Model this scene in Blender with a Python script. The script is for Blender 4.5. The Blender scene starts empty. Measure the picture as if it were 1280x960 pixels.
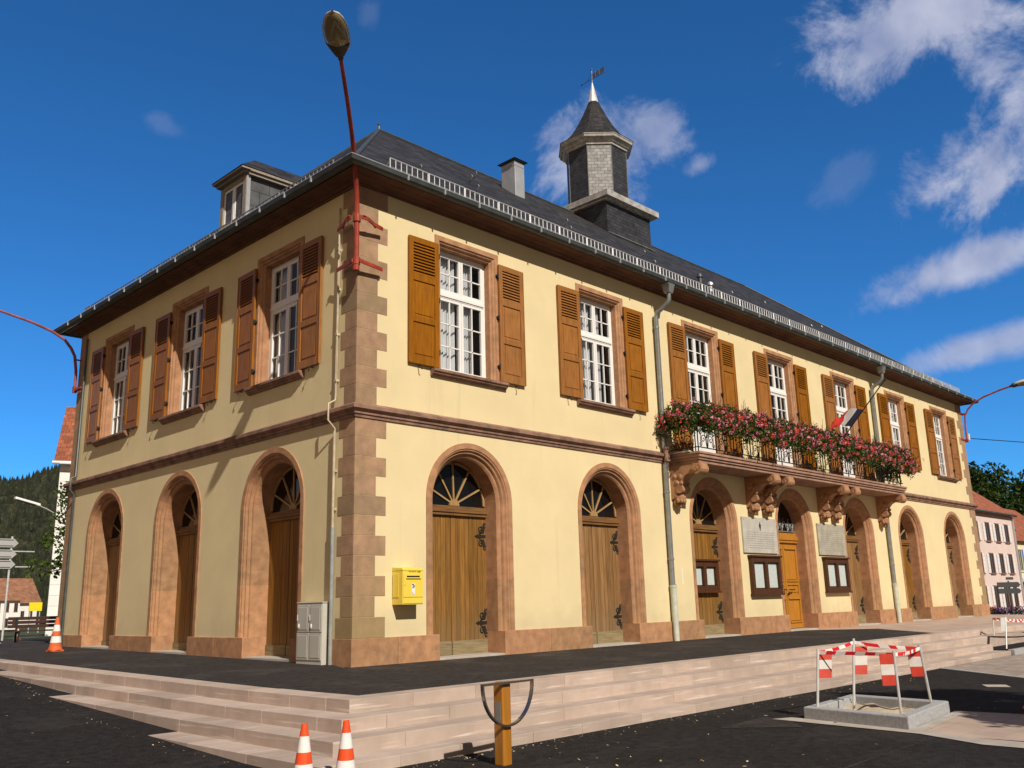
import bpy, math, random
from math import sin, cos, pi, radians, sqrt, atan2
from mathutils import Vector, Matrix
random.seed(7)
SC = bpy.context.scene
COL = SC.collection
# ------------------------------------------------------------------ camera
yaw, pitch, roll, focal = 0.7719105, 0.2353546, -0.0256933, 1139.63
cd = bpy.data.cameras.new("camera"); cam = bpy.data.objects.new("camera", cd); COL.objects.link(cam)
fv = Vector((cos(pitch)*cos(yaw), cos(pitch)*sin(yaw), sin(pitch)))
rv = Vector((sin(yaw), -cos(yaw), 0)); uv_ = rv.cross(fv)
r2 = cos(roll)*rv + sin(roll)*uv_; u2 = -sin(roll)*rv + cos(roll)*uv_
M = Matrix((r2, u2, -fv)).transposed().to_4x4(); M.translation = Vector((-9.61131, -13.33486, 0.9985))
cam.matrix_world = M
cd.sensor_width = 36; cd.lens = focal*36/1280; cd.clip_start = 0.1; cd.clip_end = 6000
SC.camera = cam
# ------------------------------------------------------------------ sky and sun
SUN_AZ, SUN_EL = radians(17.0), radians(40)
sdir = Vector((-sin(SUN_AZ)*cos(SUN_EL), -cos(SUN_AZ)*cos(SUN_EL), sin(SUN_EL)))
sl = bpy.data.lights.new("sun", 'SUN'); sl.energy = 5.0; sl.angle = radians(0.53); sl.color = (1.0, 0.905, 0.78)
so = bpy.data.objects.new("sun", sl); COL.objects.link(so); so.rotation_euler = sdir.to_track_quat('Z', 'Y').to_euler()
SC.view_settings.view_transform = 'Standard'; SC.view_settings.look = 'None'
SC.view_settings.exposure = 0.0; SC.view_settings.gamma = 1.0; SC.view_settings.use_curve_mapping = False
W = bpy.data.worlds.new("World"); SC.world = W; W.use_nodes = True
nt = W.node_tree; nt.nodes.clear()
def N(t, kind, **kw):
    n = t.nodes.new(kind)
    for k, v in kw.items(): setattr(n, k, v)
    return n
def mth(t, op, a, b=None, clamp=False):
    n = t.nodes.new('ShaderNodeMath'); n.operation = op; n.use_clamp = clamp
    for i, v in enumerate((a, b)):
        if v is None: continue
        if isinstance(v, (int, float)): n.inputs[i].default_value = v
        else: t.links.new(v, n.inputs[i])
    return n.outputs[0]
def vdot(t, a, vec):
    n = t.nodes.new('ShaderNodeVectorMath'); n.operation = 'DOT_PRODUCT'
    t.links.new(a, n.inputs[0]); n.inputs[1].default_value = vec
    return n.outputs['Value']
out = N(nt, 'ShaderNodeOutputWorld'); bg = N(nt, 'ShaderNodeBackground'); bg.inputs['Strength'].default_value = 0.055
sky = N(nt, 'ShaderNodeTexSky'); sky.sky_type = 'NISHITA'; sky.sun_disc = False
sky.sun_elevation = SUN_EL; sky.sun_rotation = atan2(sdir.x, sdir.y)
sky.altitude = 300; sky.air_density = 0.75; sky.dust_density = 0.15; sky.ozone_density = 2.2
hs = N(nt, 'ShaderNodeHueSaturation'); hs.inputs['Saturation'].default_value = 1.0; hs.inputs['Value'].default_value = 1.0
nt.links.new(sky.outputs[0], hs.inputs['Color'])
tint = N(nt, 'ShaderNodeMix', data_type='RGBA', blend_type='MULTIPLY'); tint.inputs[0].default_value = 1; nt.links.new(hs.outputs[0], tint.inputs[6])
tc = N(nt, 'ShaderNodeTexCoord'); D = tc.outputs['Generated']
# deep blue away from the sun, sun's side tinted dim and warm for fill
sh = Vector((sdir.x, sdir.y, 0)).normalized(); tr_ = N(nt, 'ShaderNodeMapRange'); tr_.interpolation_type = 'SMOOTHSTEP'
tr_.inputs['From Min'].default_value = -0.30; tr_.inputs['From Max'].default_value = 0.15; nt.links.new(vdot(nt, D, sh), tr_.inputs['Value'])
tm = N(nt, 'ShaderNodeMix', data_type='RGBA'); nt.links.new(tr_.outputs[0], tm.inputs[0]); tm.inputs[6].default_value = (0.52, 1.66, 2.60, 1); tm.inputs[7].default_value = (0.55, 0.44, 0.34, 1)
# added warm western sky tint, out of view, to brighten the left wall
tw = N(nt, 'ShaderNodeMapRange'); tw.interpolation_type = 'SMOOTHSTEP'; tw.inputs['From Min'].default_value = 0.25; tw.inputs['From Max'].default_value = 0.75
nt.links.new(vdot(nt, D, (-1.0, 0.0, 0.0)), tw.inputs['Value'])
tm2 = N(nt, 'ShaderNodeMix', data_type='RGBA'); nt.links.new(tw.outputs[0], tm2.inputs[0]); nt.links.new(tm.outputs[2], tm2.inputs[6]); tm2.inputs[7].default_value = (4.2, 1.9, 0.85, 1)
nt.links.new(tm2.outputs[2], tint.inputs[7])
noi = N(nt, 'ShaderNodeTexNoise'); noi.inputs['Scale'].default_value = 11; noi.inputs['Detail'].default_value = 12; noi.inputs['Roughness'].default_value = 0.66
noi.inputs['Distortion'].default_value = 0.35
nt.links.new(D, noi.inputs['Vector'])
dens = None
def cloud(c, ax, bx, tilt, k=1.0, top=0.75, soft=0.85):
    """a soft-edged cloud around sky direction c, half sizes ax (along) and bx (across) in radians"""
    global dens
    c = Vector(c).normalized(); r = Vector((0, 0, 1)).cross(c).normalized()*-1; u = r.cross(c).normalized()
    if u.z < 0: u = -u
    a = cos(tilt)*r + sin(tilt)*u; b = -sin(tilt)*r + cos(tilt)*u
    cc = vdot(nt, D, c)
    A = mth(nt, 'DIVIDE', mth(nt, 'DIVIDE', vdot(nt, D, a), cc), ax)
    B = mth(nt, 'DIVIDE', mth(nt, 'DIVIDE', vdot(nt, D, b), cc), bx)
    rr = mth(nt, 'SQRT', mth(nt, 'ADD', mth(nt, 'MULTIPLY', A, A), mth(nt, 'MULTIPLY', B, B)))
    f = mth(nt, 'SUBTRACT', 1.0, rr)
    f = mth(nt, 'ADD', f, mth(nt, 'MULTIPLY', mth(nt, 'SUBTRACT', noi.outputs['Fac'], 0.5), 3.4*k))
    mr = nt.nodes.new('ShaderNodeMapRange'); mr.interpolation_type = 'SMOOTHSTEP'
    mr.inputs['From Min'].default_value = 0.0; mr.inputs['From Max'].default_value = soft; mr.inputs['To Max'].default_value = top
    nt.links.new(f, mr.inputs['Value'])
    g = mth(nt, 'MULTIPLY', mr.outputs[0], mth(nt, 'GREATER_THAN', cc, 0.2))
    dens = g if dens is None else mth(nt, 'MAXIMUM', dens, g)
cloud((0.8187, 0.2333, 0.5215), 0.135, 0.062, -0.25, 1.0, 0.85)
cloud((0.843, 0.215, 0.490), 0.09, 0.045, -0.9, 1.0, 0.8)
cloud((0.8829, 0.2205, 0.4092), 0.085, 0.062, 0.35, 1.0, 0.92)
cloud((0.874, 0.245, 0.415), 0.045, 0.035, 0.6, 1.0, 0.6)
cloud((0.889, 0.200, 0.435), 0.08, 0.055, 0.9, 1.0, 0.9)
cloud((0.9118, 0.2622, 0.3073), 0.12, 0.026, 0.17, 0.6, 0.85)
cloud((0.9349, 0.2621, 0.2308), 0.10, 0.020, 0.16, 0.55, 0.75)
cloud((0.700, 0.545, 0.452), 0.085, 0.060, 0.2, 1.0, 0.70)
cloud((0.7278, 0.4947, 0.4749), 0.060, 0.034, -0.5, 1.0, 0.60)
cloud((0.7678, 0.4649, 0.4409), 0.024, 0.016, 0.2, 0.8, 0.45)
cloud((0.3489, 0.8111, 0.4694), 0.03, 0.014, -0.4, 0.9, 0.11)
cloud((0.4834, 0.6533, 0.5827), 0.02, 0.014, 1.2, 0.9, 0.12)
cloud((0.844, 0.3426, 0.4126), 0.045, 0.024, 0.5, 1.0, 0.10)
noi2 = N(nt, 'ShaderNodeTexNoise'); noi2.inputs['Scale'].default_value = 16; noi2.inputs['Detail'].default_value = 6
nt.links.new(D, noi2.inputs['Vector'])
cr = N(nt, 'ShaderNodeValToRGB'); nt.links.new(noi2.outputs['Fac'], cr.inputs[0])
cr.color_ramp.elements[0].position = 0.3; cr.color_ramp.elements[0].color = (5.6, 6.5, 10.0, 1)
cr.color_ramp.elements[1].position = 0.7; cr.color_ramp.elements[1].color = (11.0, 11.4, 13.8, 1)
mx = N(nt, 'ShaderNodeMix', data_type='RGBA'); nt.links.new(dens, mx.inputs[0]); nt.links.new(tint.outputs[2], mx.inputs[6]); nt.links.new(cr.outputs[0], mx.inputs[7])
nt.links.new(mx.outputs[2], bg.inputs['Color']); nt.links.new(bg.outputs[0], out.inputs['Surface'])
SC.render.engine = 'CYCLES'
SC.cycles.max_bounces = 8; SC.cycles.transparent_max_bounces = 16; SC.cycles.use_denoising = True

# ------------------------------------------------------------------ materials
MAT = {}
def mat(name, col, rough=0.8, var=0.12, scale=3.0, tone=0.0, bump=0.0, bscale=40.0, metal=0.0, spec=0.3, col2=None, stain=None, detail=6, tonecol=None, aniso=None, coat=0):
    """principled material: base colour varied by noise, by the per-face 'tone' attribute, with optional stains of another colour"""
    m = bpy.data.materials.new(name); m.use_nodes = True; t = m.node_tree; t.nodes.clear(); MAT[name] = m
    o = N(t, 'ShaderNodeOutputMaterial'); p = N(t, 'ShaderNodeBsdfPrincipled'); t.links.new(p.outputs[0], o.inputs[0])
    p.inputs['Roughness'].default_value = rough; p.inputs['Metallic'].default_value = metal; p.inputs['Specular IOR Level'].default_value = spec
    if coat: p.inputs['Coat Weight'].default_value = coat
    co = N(t, 'ShaderNodeTexCoord')
    src = co.outputs['Object']
    if aniso:
        mp = N(t, 'ShaderNodeMapping'); mp.inputs['Scale'].default_value = (aniso[0], aniso[1], 1); t.links.new(co.outputs['UV'], mp.inputs[0]); src = mp.outputs[0]
    n = N(t, 'ShaderNodeTexNoise'); n.inputs['Scale'].default_value = scale; n.inputs['Detail'].default_value = detail; n.inputs['Roughness'].default_value = 0.6
    t.links.new(src, n.inputs['Vector'])
    c2 = col2 or tuple(c*(1-2.2*var) for c in col)
    c1 = tuple(min(1, c*(1+var)) for c in col)
    rp = N(t, 'ShaderNodeValToRGB'); rp.color_ramp.elements[0].position = 0.3; rp.color_ramp.elements[1].position = 0.7
    rp.color_ramp.elements[0].color = (*c2, 1); rp.color_ramp.elements[1].color = (*c1, 1)
    t.links.new(n.outputs['Fac'], rp.inputs[0]); c = rp.outputs[0]
    if tonecol:
        at = N(t, 'ShaderNodeAttribute', attribute_name='tone'); rr = N(t, 'ShaderNodeValToRGB')
        els = rr.color_ramp.elements
        while len(els) < len(tonecol): els.new(0.5)
        for i, tcx in enumerate(tonecol):
            els[i].position = i/(len(tonecol)-1); els[i].color = (*tcx, 1)
        t.links.new(at.outputs['Fac'], rr.inputs[0])
        mm = N(t, 'ShaderNodeMix', data_type='RGBA', blend_type='MULTIPLY'); mm.inputs[0].default_value = 1
        t.links.new(c, mm.inputs[6]); t.links.new(rr.outputs[0], mm.inputs[7]); c = mm.outputs[2]
    elif tone:
        at = N(t, 'ShaderNodeAttribute', attribute_name='tone')
        v = mth(t, 'ADD', mth(t, 'MULTIPLY', at.outputs['Fac'], 2*tone), 1-tone)
        h = N(t, 'ShaderNodeHueSaturation'); t.links.new(v, h.inputs['Value']); t.links.new(c, h.inputs['Color']); c = h.outputs[0]
    if stain:
        scol, ss, lo, hi, amt = stain
        n2 = N(t, 'ShaderNodeTexNoise'); n2.inputs['Scale'].default_value = ss; n2.inputs['Detail'].default_value = 8; n2.inputs['Roughness'].default_value = 0.65
        t.links.new(co.outputs['Object'], n2.inputs['Vector'])
        mr = N(t, 'ShaderNodeMapRange'); mr.inputs['From Min'].default_value = lo; mr.inputs['From Max'].default_value = hi; mr.inputs['To Max'].default_value = amt
        t.links.new(n2.outputs['Fac'], mr.inputs['Value'])
        mm = N(t, 'ShaderNodeMix', data_type='RGBA'); t.links.new(mr.outputs[0], mm.inputs[0]); t.links.new(c, mm.inputs[6]); mm.inputs[7].default_value = (*scol, 1); c = mm.outputs[2]
    t.links.new(c, p.inputs['Base Color'])
    if bump:
        n3 = N(t, 'ShaderNodeTexNoise'); n3.inputs['Scale'].default_value = bscale; n3.inputs['Detail'].default_value = 4
        t.links.new(src if aniso else co.outputs['Object'], n3.inputs['Vector'])
        b = N(t, 'ShaderNodeBump'); b.inputs['Strength'].default_value = bump; b.inputs['Distance'].default_value = 0.02
        t.links.new(n3.outputs['Fac'], b.inputs['Height']); t.links.new(b.outputs[0], p.inputs['Normal'])
    m['_c'] = 1
    return m
def bsdf(m): return next(n for n in m.node_tree.nodes if n.type == 'BSDF_PRINCIPLED')
def add_brick(m, w, h, mortar=0.006, mcol=None, mamt=0.6, vary=0.25, off=0.5, bump=0.5, src='UV'):
    """overlay joints and per-unit tone variation on a material, in metres of UV"""
    t = m.node_tree; p = bsdf(m); old = p.inputs['Base Color'].links[0].from_socket
    co = N(t, 'ShaderNodeTexCoord'); b = N(t, 'ShaderNodeTexBrick'); b.offset = off
    b.inputs['Scale'].default_value = 1; b.inputs['Brick Width'].default_value = w; b.inputs['Row Height'].default_value = h
    b.inputs['Mortar Size'].default_value = mortar; b.inputs['Mortar Smooth'].default_value = 0.2
    b.inputs['Color1'].default_value = (1-vary, 1-vary, 1-vary, 1); b.inputs['Color2'].default_value = (1+vary, 1+vary, 1+vary, 1)
    b.inputs['Mortar'].default_value = (1, 1, 1, 1)
    t.links.new(co.outputs[src], b.inputs['Vector'])
    mm = N(t, 'ShaderNodeMix', data_type='RGBA', blend_type='MULTIPLY'); mm.inputs[0].default_value = 1
    t.links.new(old, mm.inputs[6]); t.links.new(b.outputs['Color'], mm.inputs[7])
    m2 = N(t, 'ShaderNodeMix', data_type='RGBA'); t.links.new(mth(t, 'MULTIPLY', b.outputs['Fac'], mamt), m2.inputs[0])
    t.links.new(mm.outputs[2], m2.inputs[6]); m2.inputs[7].default_value = (*(mcol or (0.02, 0.02, 0.02)), 1)
    t.links.new(m2.outputs[2], p.inputs['Base Color'])
    if bump:
        bu = N(t, 'ShaderNodeBump'); bu.inputs['Strength'].default_value = bump; bu.inputs['Distance'].default_value = 0.01; bu.invert = True
        t.links.new(b.outputs['Fac'], bu.inputs['Height'])
        if p.inputs['Normal'].links: t.links.new(p.inputs['Normal'].links[0].from_socket, bu.inputs['Normal'])
        t.links.new(bu.outputs[0], p.inputs['Normal'])
    return m
def streaks(m, col, sx, sy, lo, hi, amt):
    """long thin marks along the u direction"""
    t = m.node_tree; p = bsdf(m); old = p.inputs['Base Color'].links[0].from_socket
    co = N(t, 'ShaderNodeTexCoord'); mp = N(t, 'ShaderNodeMapping'); mp.inputs['Scale'].default_value = (sx, sy, 1); t.links.new(co.outputs['UV'], mp.inputs[0])
    n = N(t, 'ShaderNodeTexNoise'); n.inputs['Scale'].default_value = 1; n.inputs['Detail'].default_value = 5; t.links.new(mp.outputs[0], n.inputs['Vector'])
    mr = N(t, 'ShaderNodeMapRange'); mr.inputs['From Min'].default_value = lo; mr.inputs['From Max'].default_value = hi; mr.inputs['To Max'].default_value = amt
    t.links.new(n.outputs['Fac'], mr.inputs['Value'])
    mm = N(t, 'ShaderNodeMix', data_type='RGBA'); t.links.new(mr.outputs[0], mm.inputs[0]); t.links.new(old, mm.inputs[6]); mm.inputs[7].default_value = (*col, 1)
    t.links.new(mm.outputs[2], p.inputs['Base Color']); return m

plaster = mat('plaster_yellow', (0.725, 0.615, 0.365), 0.9, 0.035, 0.9, bump=0.25, bscale=55, stain=((0.60, 0.47, 0.26), 1.6, 0.60, 0.82, 0.35))
streaks(plaster, (0.46, 0.38, 0.24), 5.0, 0.30, 0.60, 0.82, 0.34)
def splash(m, col, z0, z1, amt):
    t = m.node_tree; p = bsdf(m); old = p.inputs['Base Color'].links[0].from_socket
    co = N(t, 'ShaderNodeTexCoord'); sp = N(t, 'ShaderNodeSeparateXYZ'); t.links.new(co.outputs['Object'], sp.inputs[0])
    n = N(t, 'ShaderNodeTexNoise'); n.inputs['Scale'].default_value = 2.2; n.inputs['Detail'].default_value = 8; t.links.new(co.outputs['Object'], n.inputs['Vector'])
    mr = N(t, 'ShaderNodeMapRange'); mr.inputs['From Min'].default_value = z1; mr.inputs['From Max'].default_value = z0; mr.inputs['To Max'].default_value = amt
    t.links.new(mth(t, 'ADD', sp.outputs[2], mth(t, 'MULTIPLY', mth(t, 'SUBTRACT', n.outputs['Fac'], 0.5), 1.4)), mr.inputs['Value'])
    mm = N(t, 'ShaderNodeMix', data_type='RGBA'); t.links.new(mr.outputs[0], mm.inputs[0]); t.links.new(old, mm.inputs[6]); mm.inputs[7].default_value = (*col, 1)
    t.links.new(mm.outputs[2], p.inputs['Base Color'])
splash(plaster, (0.50, 0.42, 0.27), 0.35, 1.0, 0.4)
SAND = dict(tonecol=[(0.84, 0.88, 0.86), (0.97, 0.95, 0.92), (1.02, 0.98, 0.98), (1.08, 1.05, 1.0)])
sand = mat('red_sandstone', (0.425, 0.236, 0.128), 0.88, 0.14, 5, bump=0.35, bscale=60, stain=((0.22, 0.14, 0.10), 2.2, 0.56, 0.78, 0.55), **SAND)
quoinm = mat('quoin_sandstone', (0.375, 0.245, 0.155), 0.88, 0.12, 4, bump=0.35, bscale=60, stain=((0.25, 0.19, 0.10), 1.3, 0.50, 0.70, 0.55), **SAND)
streaks(sand, (0.54, 0.34, 0.22), 1.2, 9, 0.60, 0.8, 0.35)
sand_dk = mat('weathered_sandstone', (0.29, 0.17, 0.125), 0.9, 0.2, 4, bump=0.4, bscale=50, stain=((0.075, 0.06, 0.05), 3.0, 0.50, 0.70, 0.7), tone=0.1)
splash(quoinm, (0.29, 0.235, 0.10), 0.2, 1.9, 0.7)
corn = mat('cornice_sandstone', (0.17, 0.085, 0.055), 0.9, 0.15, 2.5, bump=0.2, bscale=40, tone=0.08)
step_m = mat('pink_stone', (0.455, 0.365, 0.310), 0.8, 0.08, 2.2, tone=0.14, bump=0.15, bscale=80, stain=((0.38, 0.265, 0.21), 1.4, 0.54, 0.75, 0.5))
streaks(step_m, (0.66, 0.59, 0.53), 0.9, 22, 0.58, 0.70, 0.75)
streaks(step_m, (0.38, 0.26, 0.19), 0.7, 9, 0.58, 0.78, 0.45)
streaks(step_m, (0.28, 0.225, 0.18), 1.6, 2.0, 0.62, 0.80, 0.35)
pave_m = mat('pink_paving', (0.46, 0.355, 0.29), 0.85, 0.10, 1.5, tone=0.1, stain=((0.36, 0.265, 0.21), 1.2, 0.5, 0.75, 0.5))
add_brick(pave_m, 0.8, 0.4, 0.008, (0.36, 0.26, 0.21), 0.6, 0.08, bump=0.2)
paver_grey = mat('grey_pavers', (0.36, 0.30, 0.26), 0.9, 0.12, 2.0); add_brick(paver_grey, 0.3, 0.15, 0.012, (0.17, 0.14, 0.12), 0.7, 0.16, bump=0.3)
slate = mat('roof_slate', (0.038, 0.037, 0.040), 0.65, 0.18, 4, bump=0.15, bscale=30, spec=0.2, stain=((0.15, 0.15, 0.135), 1.1, 0.62, 0.75, 0.5))
add_brick(slate, 0.34, 0.20, 0.006, (0.010, 0.010, 0.012), 0.9, 0.45, bump=1.0)
streaks(slate, (0.13, 0.125, 0.115), 0.5, 3.0, 0.60, 0.75, 0.45)
slate_w = mat('wall_slate', (0.045, 0.047, 0.056), 0.5, 0.18, 4, spec=0.4); add_brick(slate_w, 0.24, 0.13, 0.006, (0.012, 0.012, 0.014), 0.8, 0.25, bump=0.9)
slate_glare = mat('sky_glare_slate', (0.27, 0.27, 0.265), 0.5, 0.2, 6, spec=0.5); add_brick(slate_glare, 0.24, 0.13, 0.007, (0.06, 0.06, 0.065), 0.8, 0.22, bump=0.9)
slate_dorm = mat('dormer_slate', (0.10, 0.105, 0.115), 0.5, 0.15, 4); add_brick(slate_dorm, 0.55, 0.42, 0.008, (0.02, 0.02, 0.025), 0.8, 0.16, bump=0.8)
zinc = mat('zinc', (0.30, 0.32, 0.33), 0.45, 0.12, 6, metal=0.55, spec=0.5)
zinc_dk = mat('dark_zinc', (0.085, 0.10, 0.10), 0.5, 0.15, 4, metal=0.3, spec=0.5)
zinc_lt = mat('pale_zinc', (0.50, 0.53, 0.57), 0.4, 0.08, 3, metal=0.4, spec=0.5)
galv = mat('galvanised_steel', (0.62, 0.63, 0.63), 0.5, 0.08, 8, metal=0.35, spec=0.5)
pipe_lt = mat('pale_green_pipe', (0.52, 0.55, 0.47), 0.6, 0.1, 6)
oldwood = mat('grey_weathered_wood', (0.34, 0.30, 0.25), 0.85, 0.25, 4, aniso=(3, 30), tone=0.1)
shut = mat('shutter_wood', (0.325, 0.122, 0.011), 0.5, 0.16, 1.0, tone=0.10, aniso=(22, 2.2), spec=0.35, bump=0.08, bscale=1.5, stain=((0.22, 0.085, 0.012), 2.0, 0.52, 0.8, 0.5))
doorw = mat('oak_door', (0.27, 0.138, 0.040), 0.6, 0.2, 1.0, tone=0.2, aniso=(26, 1.6), bump=0.1, bscale=1.5, stain=((0.13, 0.085, 0.045), 1.0, 0.5, 0.8, 0.5))
splash(doorw, (0.20, 0.145, 0.08), 0.0, 1.1, 0.65)
doorg = mat('greyed_door_foot', (0.255, 0.20, 0.11), 0.75, 0.2, 1.0, tone=0.15, aniso=(2, 24))
door_or = mat('varnished_orange_door', (0.44, 0.185, 0.022), 0.4, 0.12, 1.0, tone=0.06, aniso=(20, 2), spec=0.4)
def each(m, amt):
    t = m.node_tree; p = bsdf(m); old = p.inputs['Base Color'].links[0].from_socket
    oi = N(t, 'ShaderNodeObjectInfo'); h = N(t, 'ShaderNodeHueSaturation'); t.links.new(old, h.inputs['Color'])
    t.links.new(mth(t, 'ADD', mth(t, 'MULTIPLY', oi.outputs['Random'], 2*amt), 1-amt), h.inputs['Value'])
    t.links.new(mth(t, 'ADD', mth(t, 'MULTIPLY', oi.outputs['Random'], -.3), 1.12), h.inputs['Saturation']); t.links.new(h.outputs[0], p.inputs['Base Color'])
each(shut, 0.14); each(doorw, 0.10)
streaks(shut, (0.15, 0.062, 0.012), 1.1, 2.2, 0.60, 0.8, 0.5)
boardw = mat('dark_board_wood', (0.080, 0.030, 0.012), 0.5, 0.15, 1.0, aniso=(3, 20))
iron = mat('black_iron', (0.018, 0.017, 0.016), 0.6, 0.2, 8, spec=0.4)
white = mat('white_paint', (0.80, 0.80, 0.79), 0.45, 0.02, 3, spec=0.4)
whitew = mat('white_wall', (0.78, 0.78, 0.77), 0.9, 0.03, 0.6)
tilew = mat('white_tile_cladding', (0.80, 0.80, 0.79), 0.6, 0.02, 0.6); add_brick(tilew, 0.9, 0.45, 0.012, (0.40, 0.40, 0.40), 0.8, 0.03, off=0.0, bump=0.2)
curtain_m = mat('net_curtain', (0.72, 0.72, 0.74), 0.9, 0.03, 3)
inner = mat('interior_plaster', (0.56, 0.50, 0.42), 0.9, 0.05, 1)
redp = mat('red_lamp_paint', (0.33, 0.048, 0.022), 0.45, 0.15, 5, spec=0.4)
redp_old = mat('faded_red_paint', (0.36, 0.10, 0.085), 0.55, 0.2, 5, spec=0.4)
lampglass = mat('lamp_bowl', (0.21, 0.17, 0.09), 0.22, 0.05, 3, spec=0.5, coat=0.4)
lampshell = mat('lamp_shell', (0.60, 0.58, 0.50), 0.45, 0.05, 4)
lampdark = mat('lamp_housing', (0.06, 0.055, 0.05), 0.5, 0.1, 4)
post_yellow = mat('letter_box_yellow', (0.80, 0.62, 0.085), 0.35, 0.02, 3, spec=0.45)
yellow_sign_m = mat('yellow_sign', (0.80, 0.66, 0.02), 0.5, 0.02, 3)
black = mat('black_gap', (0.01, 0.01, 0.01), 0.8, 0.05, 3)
greymark = mat('grey_mark', (0.30, 0.29, 0.24), 0.6, 0.1, 20)
cabinet_m = mat('cabinet_grey', (0.50, 0.49, 0.44), 0.55, 0.05, 2)
cone_o = mat('cone_orange', (0.80, 0.085, 0.018), 0.5, 0.04, 6, spec=0.35)
cone_old = mat('cone_dusty_orange', (0.66, 0.135, 0.04), 0.65, 0.12, 7)
cone_w = mat('cone_white', (0.78, 0.77, 0.75), 0.5, 0.03, 8)
sign_red = mat('warning_red', (0.52, 0.05, 0.03), 0.5, 0.1, 6)
sign_wht = mat('warning_white', (0.62, 0.60, 0.57), 0.5, 0.08, 6)
plaque_m = mat('plaque_stone', (0.47, 0.455, 0.41), 0.75, 0.08, 4, bump=0.1, bscale=90, stain=((0.33, 0.32, 0.28), 2.5, 0.5, 0.75, 0.4))
plaque_o = mat('old_plaque_stone', (0.40, 0.375, 0.31), 0.8, 0.12, 4, bump=0.15, bscale=90, stain=((0.26, 0.24, 0.19), 2.5, 0.45, 0.7, 0.5))
engrave = mat('engraving', (0.25, 0.24, 0.21), 0.8, 0.1, 20)
paper_m = mat('pinned_paper', (0.82, 0.84, 0.85), 0.8, 0.05, 14, col2=(0.72, 0.77, 0.72))
granite = mat('granite_kerb', (0.36, 0.37, 0.38), 0.8, 0.12, 30, bump=0.1, bscale=120, tone=0.08)
concrete = mat('pale_concrete', (0.44, 0.40, 0.35), 0.9, 0.1, 3, bump=0.2, bscale=60)
sandm = mat('sand_fill', (0.52, 0.44, 0.32), 0.95, 0.1, 5, bump=0.5, bscale=25)
asph = mat('terrace_asphalt', (0.047, 0.042, 0.0405), 0.9, 0.24, 9.0, bump=0.6, bscale=130, spec=0.12, stain=((0.115, 0.103, 0.088), 0.7, 0.52, 0.74, 0.7), detail=10)
asph2 = mat('street_asphalt', (0.028, 0.0255, 0.0245), 0.9, 0.24, 8.0, bump=0.8, bscale=110, spec=0.12, stain=((0.060, 0.056, 0.051), 0.5, 0.52, 0.76, 0.7), detail=10)
def speckle(m, col, scale, th, amt):
    t = m.node_tree; p = bsdf(m); old = p.inputs['Base Color'].links[0].from_socket
    co = N(t, 'ShaderNodeTexCoord'); v = N(t, 'ShaderNodeTexVoronoi'); v.inputs['Scale'].default_value = scale; t.links.new(co.outputs['Object'], v.inputs['Vector'])
    sp = N(t, 'ShaderNodeSeparateColor'); t.links.new(v.outputs['Color'], sp.inputs[0])
    g = mth(t, 'MULTIPLY', mth(t, 'LESS_THAN', v.outputs['Distance'], 0.38), mth(t, 'GREATER_THAN', sp.outputs[0], th))
    mm = N(t, 'ShaderNodeMix', data_type='RGBA'); t.links.new(mth(t, 'MULTIPLY', g, amt), mm.inputs[0]); t.links.new(old, mm.inputs[6]); mm.inputs[7].default_value = (*col, 1)
    t.links.new(mm.outputs[2], p.inputs['Base Color'])
speckle(asph, (0.12, 0.113, 0.106), 55, 0.86, 0.45); speckle(asph2, (0.10, 0.094, 0.09), 50, 0.86, 0.45)
earth = mat('grass_earth', (0.07, 0.085, 0.03), 0.95, 0.3, 0.6, stain=((0.12, 0.10, 0.06), 0.3, 0.5, 0.7, 0.6))
lawn_m = mat('lawn_green', (0.07, 0.13, 0.02), 0.9, 0.3, 2)
rooftile = mat('red_roof_tile', (0.34, 0.115, 0.060), 0.85, 0.18, 3); add_brick(rooftile, 0.25, 0.33, 0.012, (0.12, 0.04, 0.025), 0.7, 0.22, bump=0.8)
rooftile2 = mat('brown_roof_tile', (0.30, 0.145, 0.085), 0.85, 0.18, 0.8); add_brick(rooftile2, 0.6, 0.5, 0.03, (0.13, 0.06, 0.04), 0.5, 0.15, bump=0.5)
pinkw = mat('pink_render', (0.70, 0.57, 0.53), 0.9, 0.04, 0.6)
creamw = mat('cream_render', (0.76, 0.68, 0.46), 0.9, 0.04, 0.6)
blueshut = mat('blue_shutter_paint', (0.12, 0.22, 0.46), 0.6, 0.08, 3)
lightblue = mat('pale_blue_awning', (0.28, 0.45, 0.66), 0.7, 0.08, 3)
darkglass = mat('dark_window', (0.03, 0.028, 0.028), 0.15, 0.1, 2, spec=0.6)
frame_br = mat('sandstone_window_frame', (0.24, 0.12, 0.095), 0.85, 0.1, 3)
solar = mat('solar_panel', (0.03, 0.06, 0.16), 0.2, 0.1, 3, spec=0.6)
wood_post = mat('varnished_post_wood', (0.40, 0.165, 0.020), 0.35, 0.14, 1.0, aniso=(16, 1.2), spec=0.5, coat=0.2)
steel = mat('brushed_steel', (0.33, 0.32, 0.30), 0.22, 0.1, 10, metal=0.9)
bark = mat('bark', (0.10, 0.075, 0.05), 0.9, 0.25, 6, bump=0.5, bscale=20)
bench_m = mat('dark_bench_slats', (0.055, 0.025, 0.018), 0.5, 0.15, 6)
signgrey = mat('grey_sign_face', (0.42, 0.43, 0.42), 0.5, 0.04, 4)
signback = mat('dark_sign_back', (0.075, 0.08, 0.085), 0.5, 0.06, 4, metal=0.3)
flag_b = mat('flag_blue', (0.028, 0.032, 0.075), 0.8, 0.05, 5); flag_w = mat('flag_white', (0.74, 0.73, 0.75), 0.8, 0.03, 5); flag_r = mat('flag_red', (0.66, 0.06, 0.045), 0.8, 0.05, 5)
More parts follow.
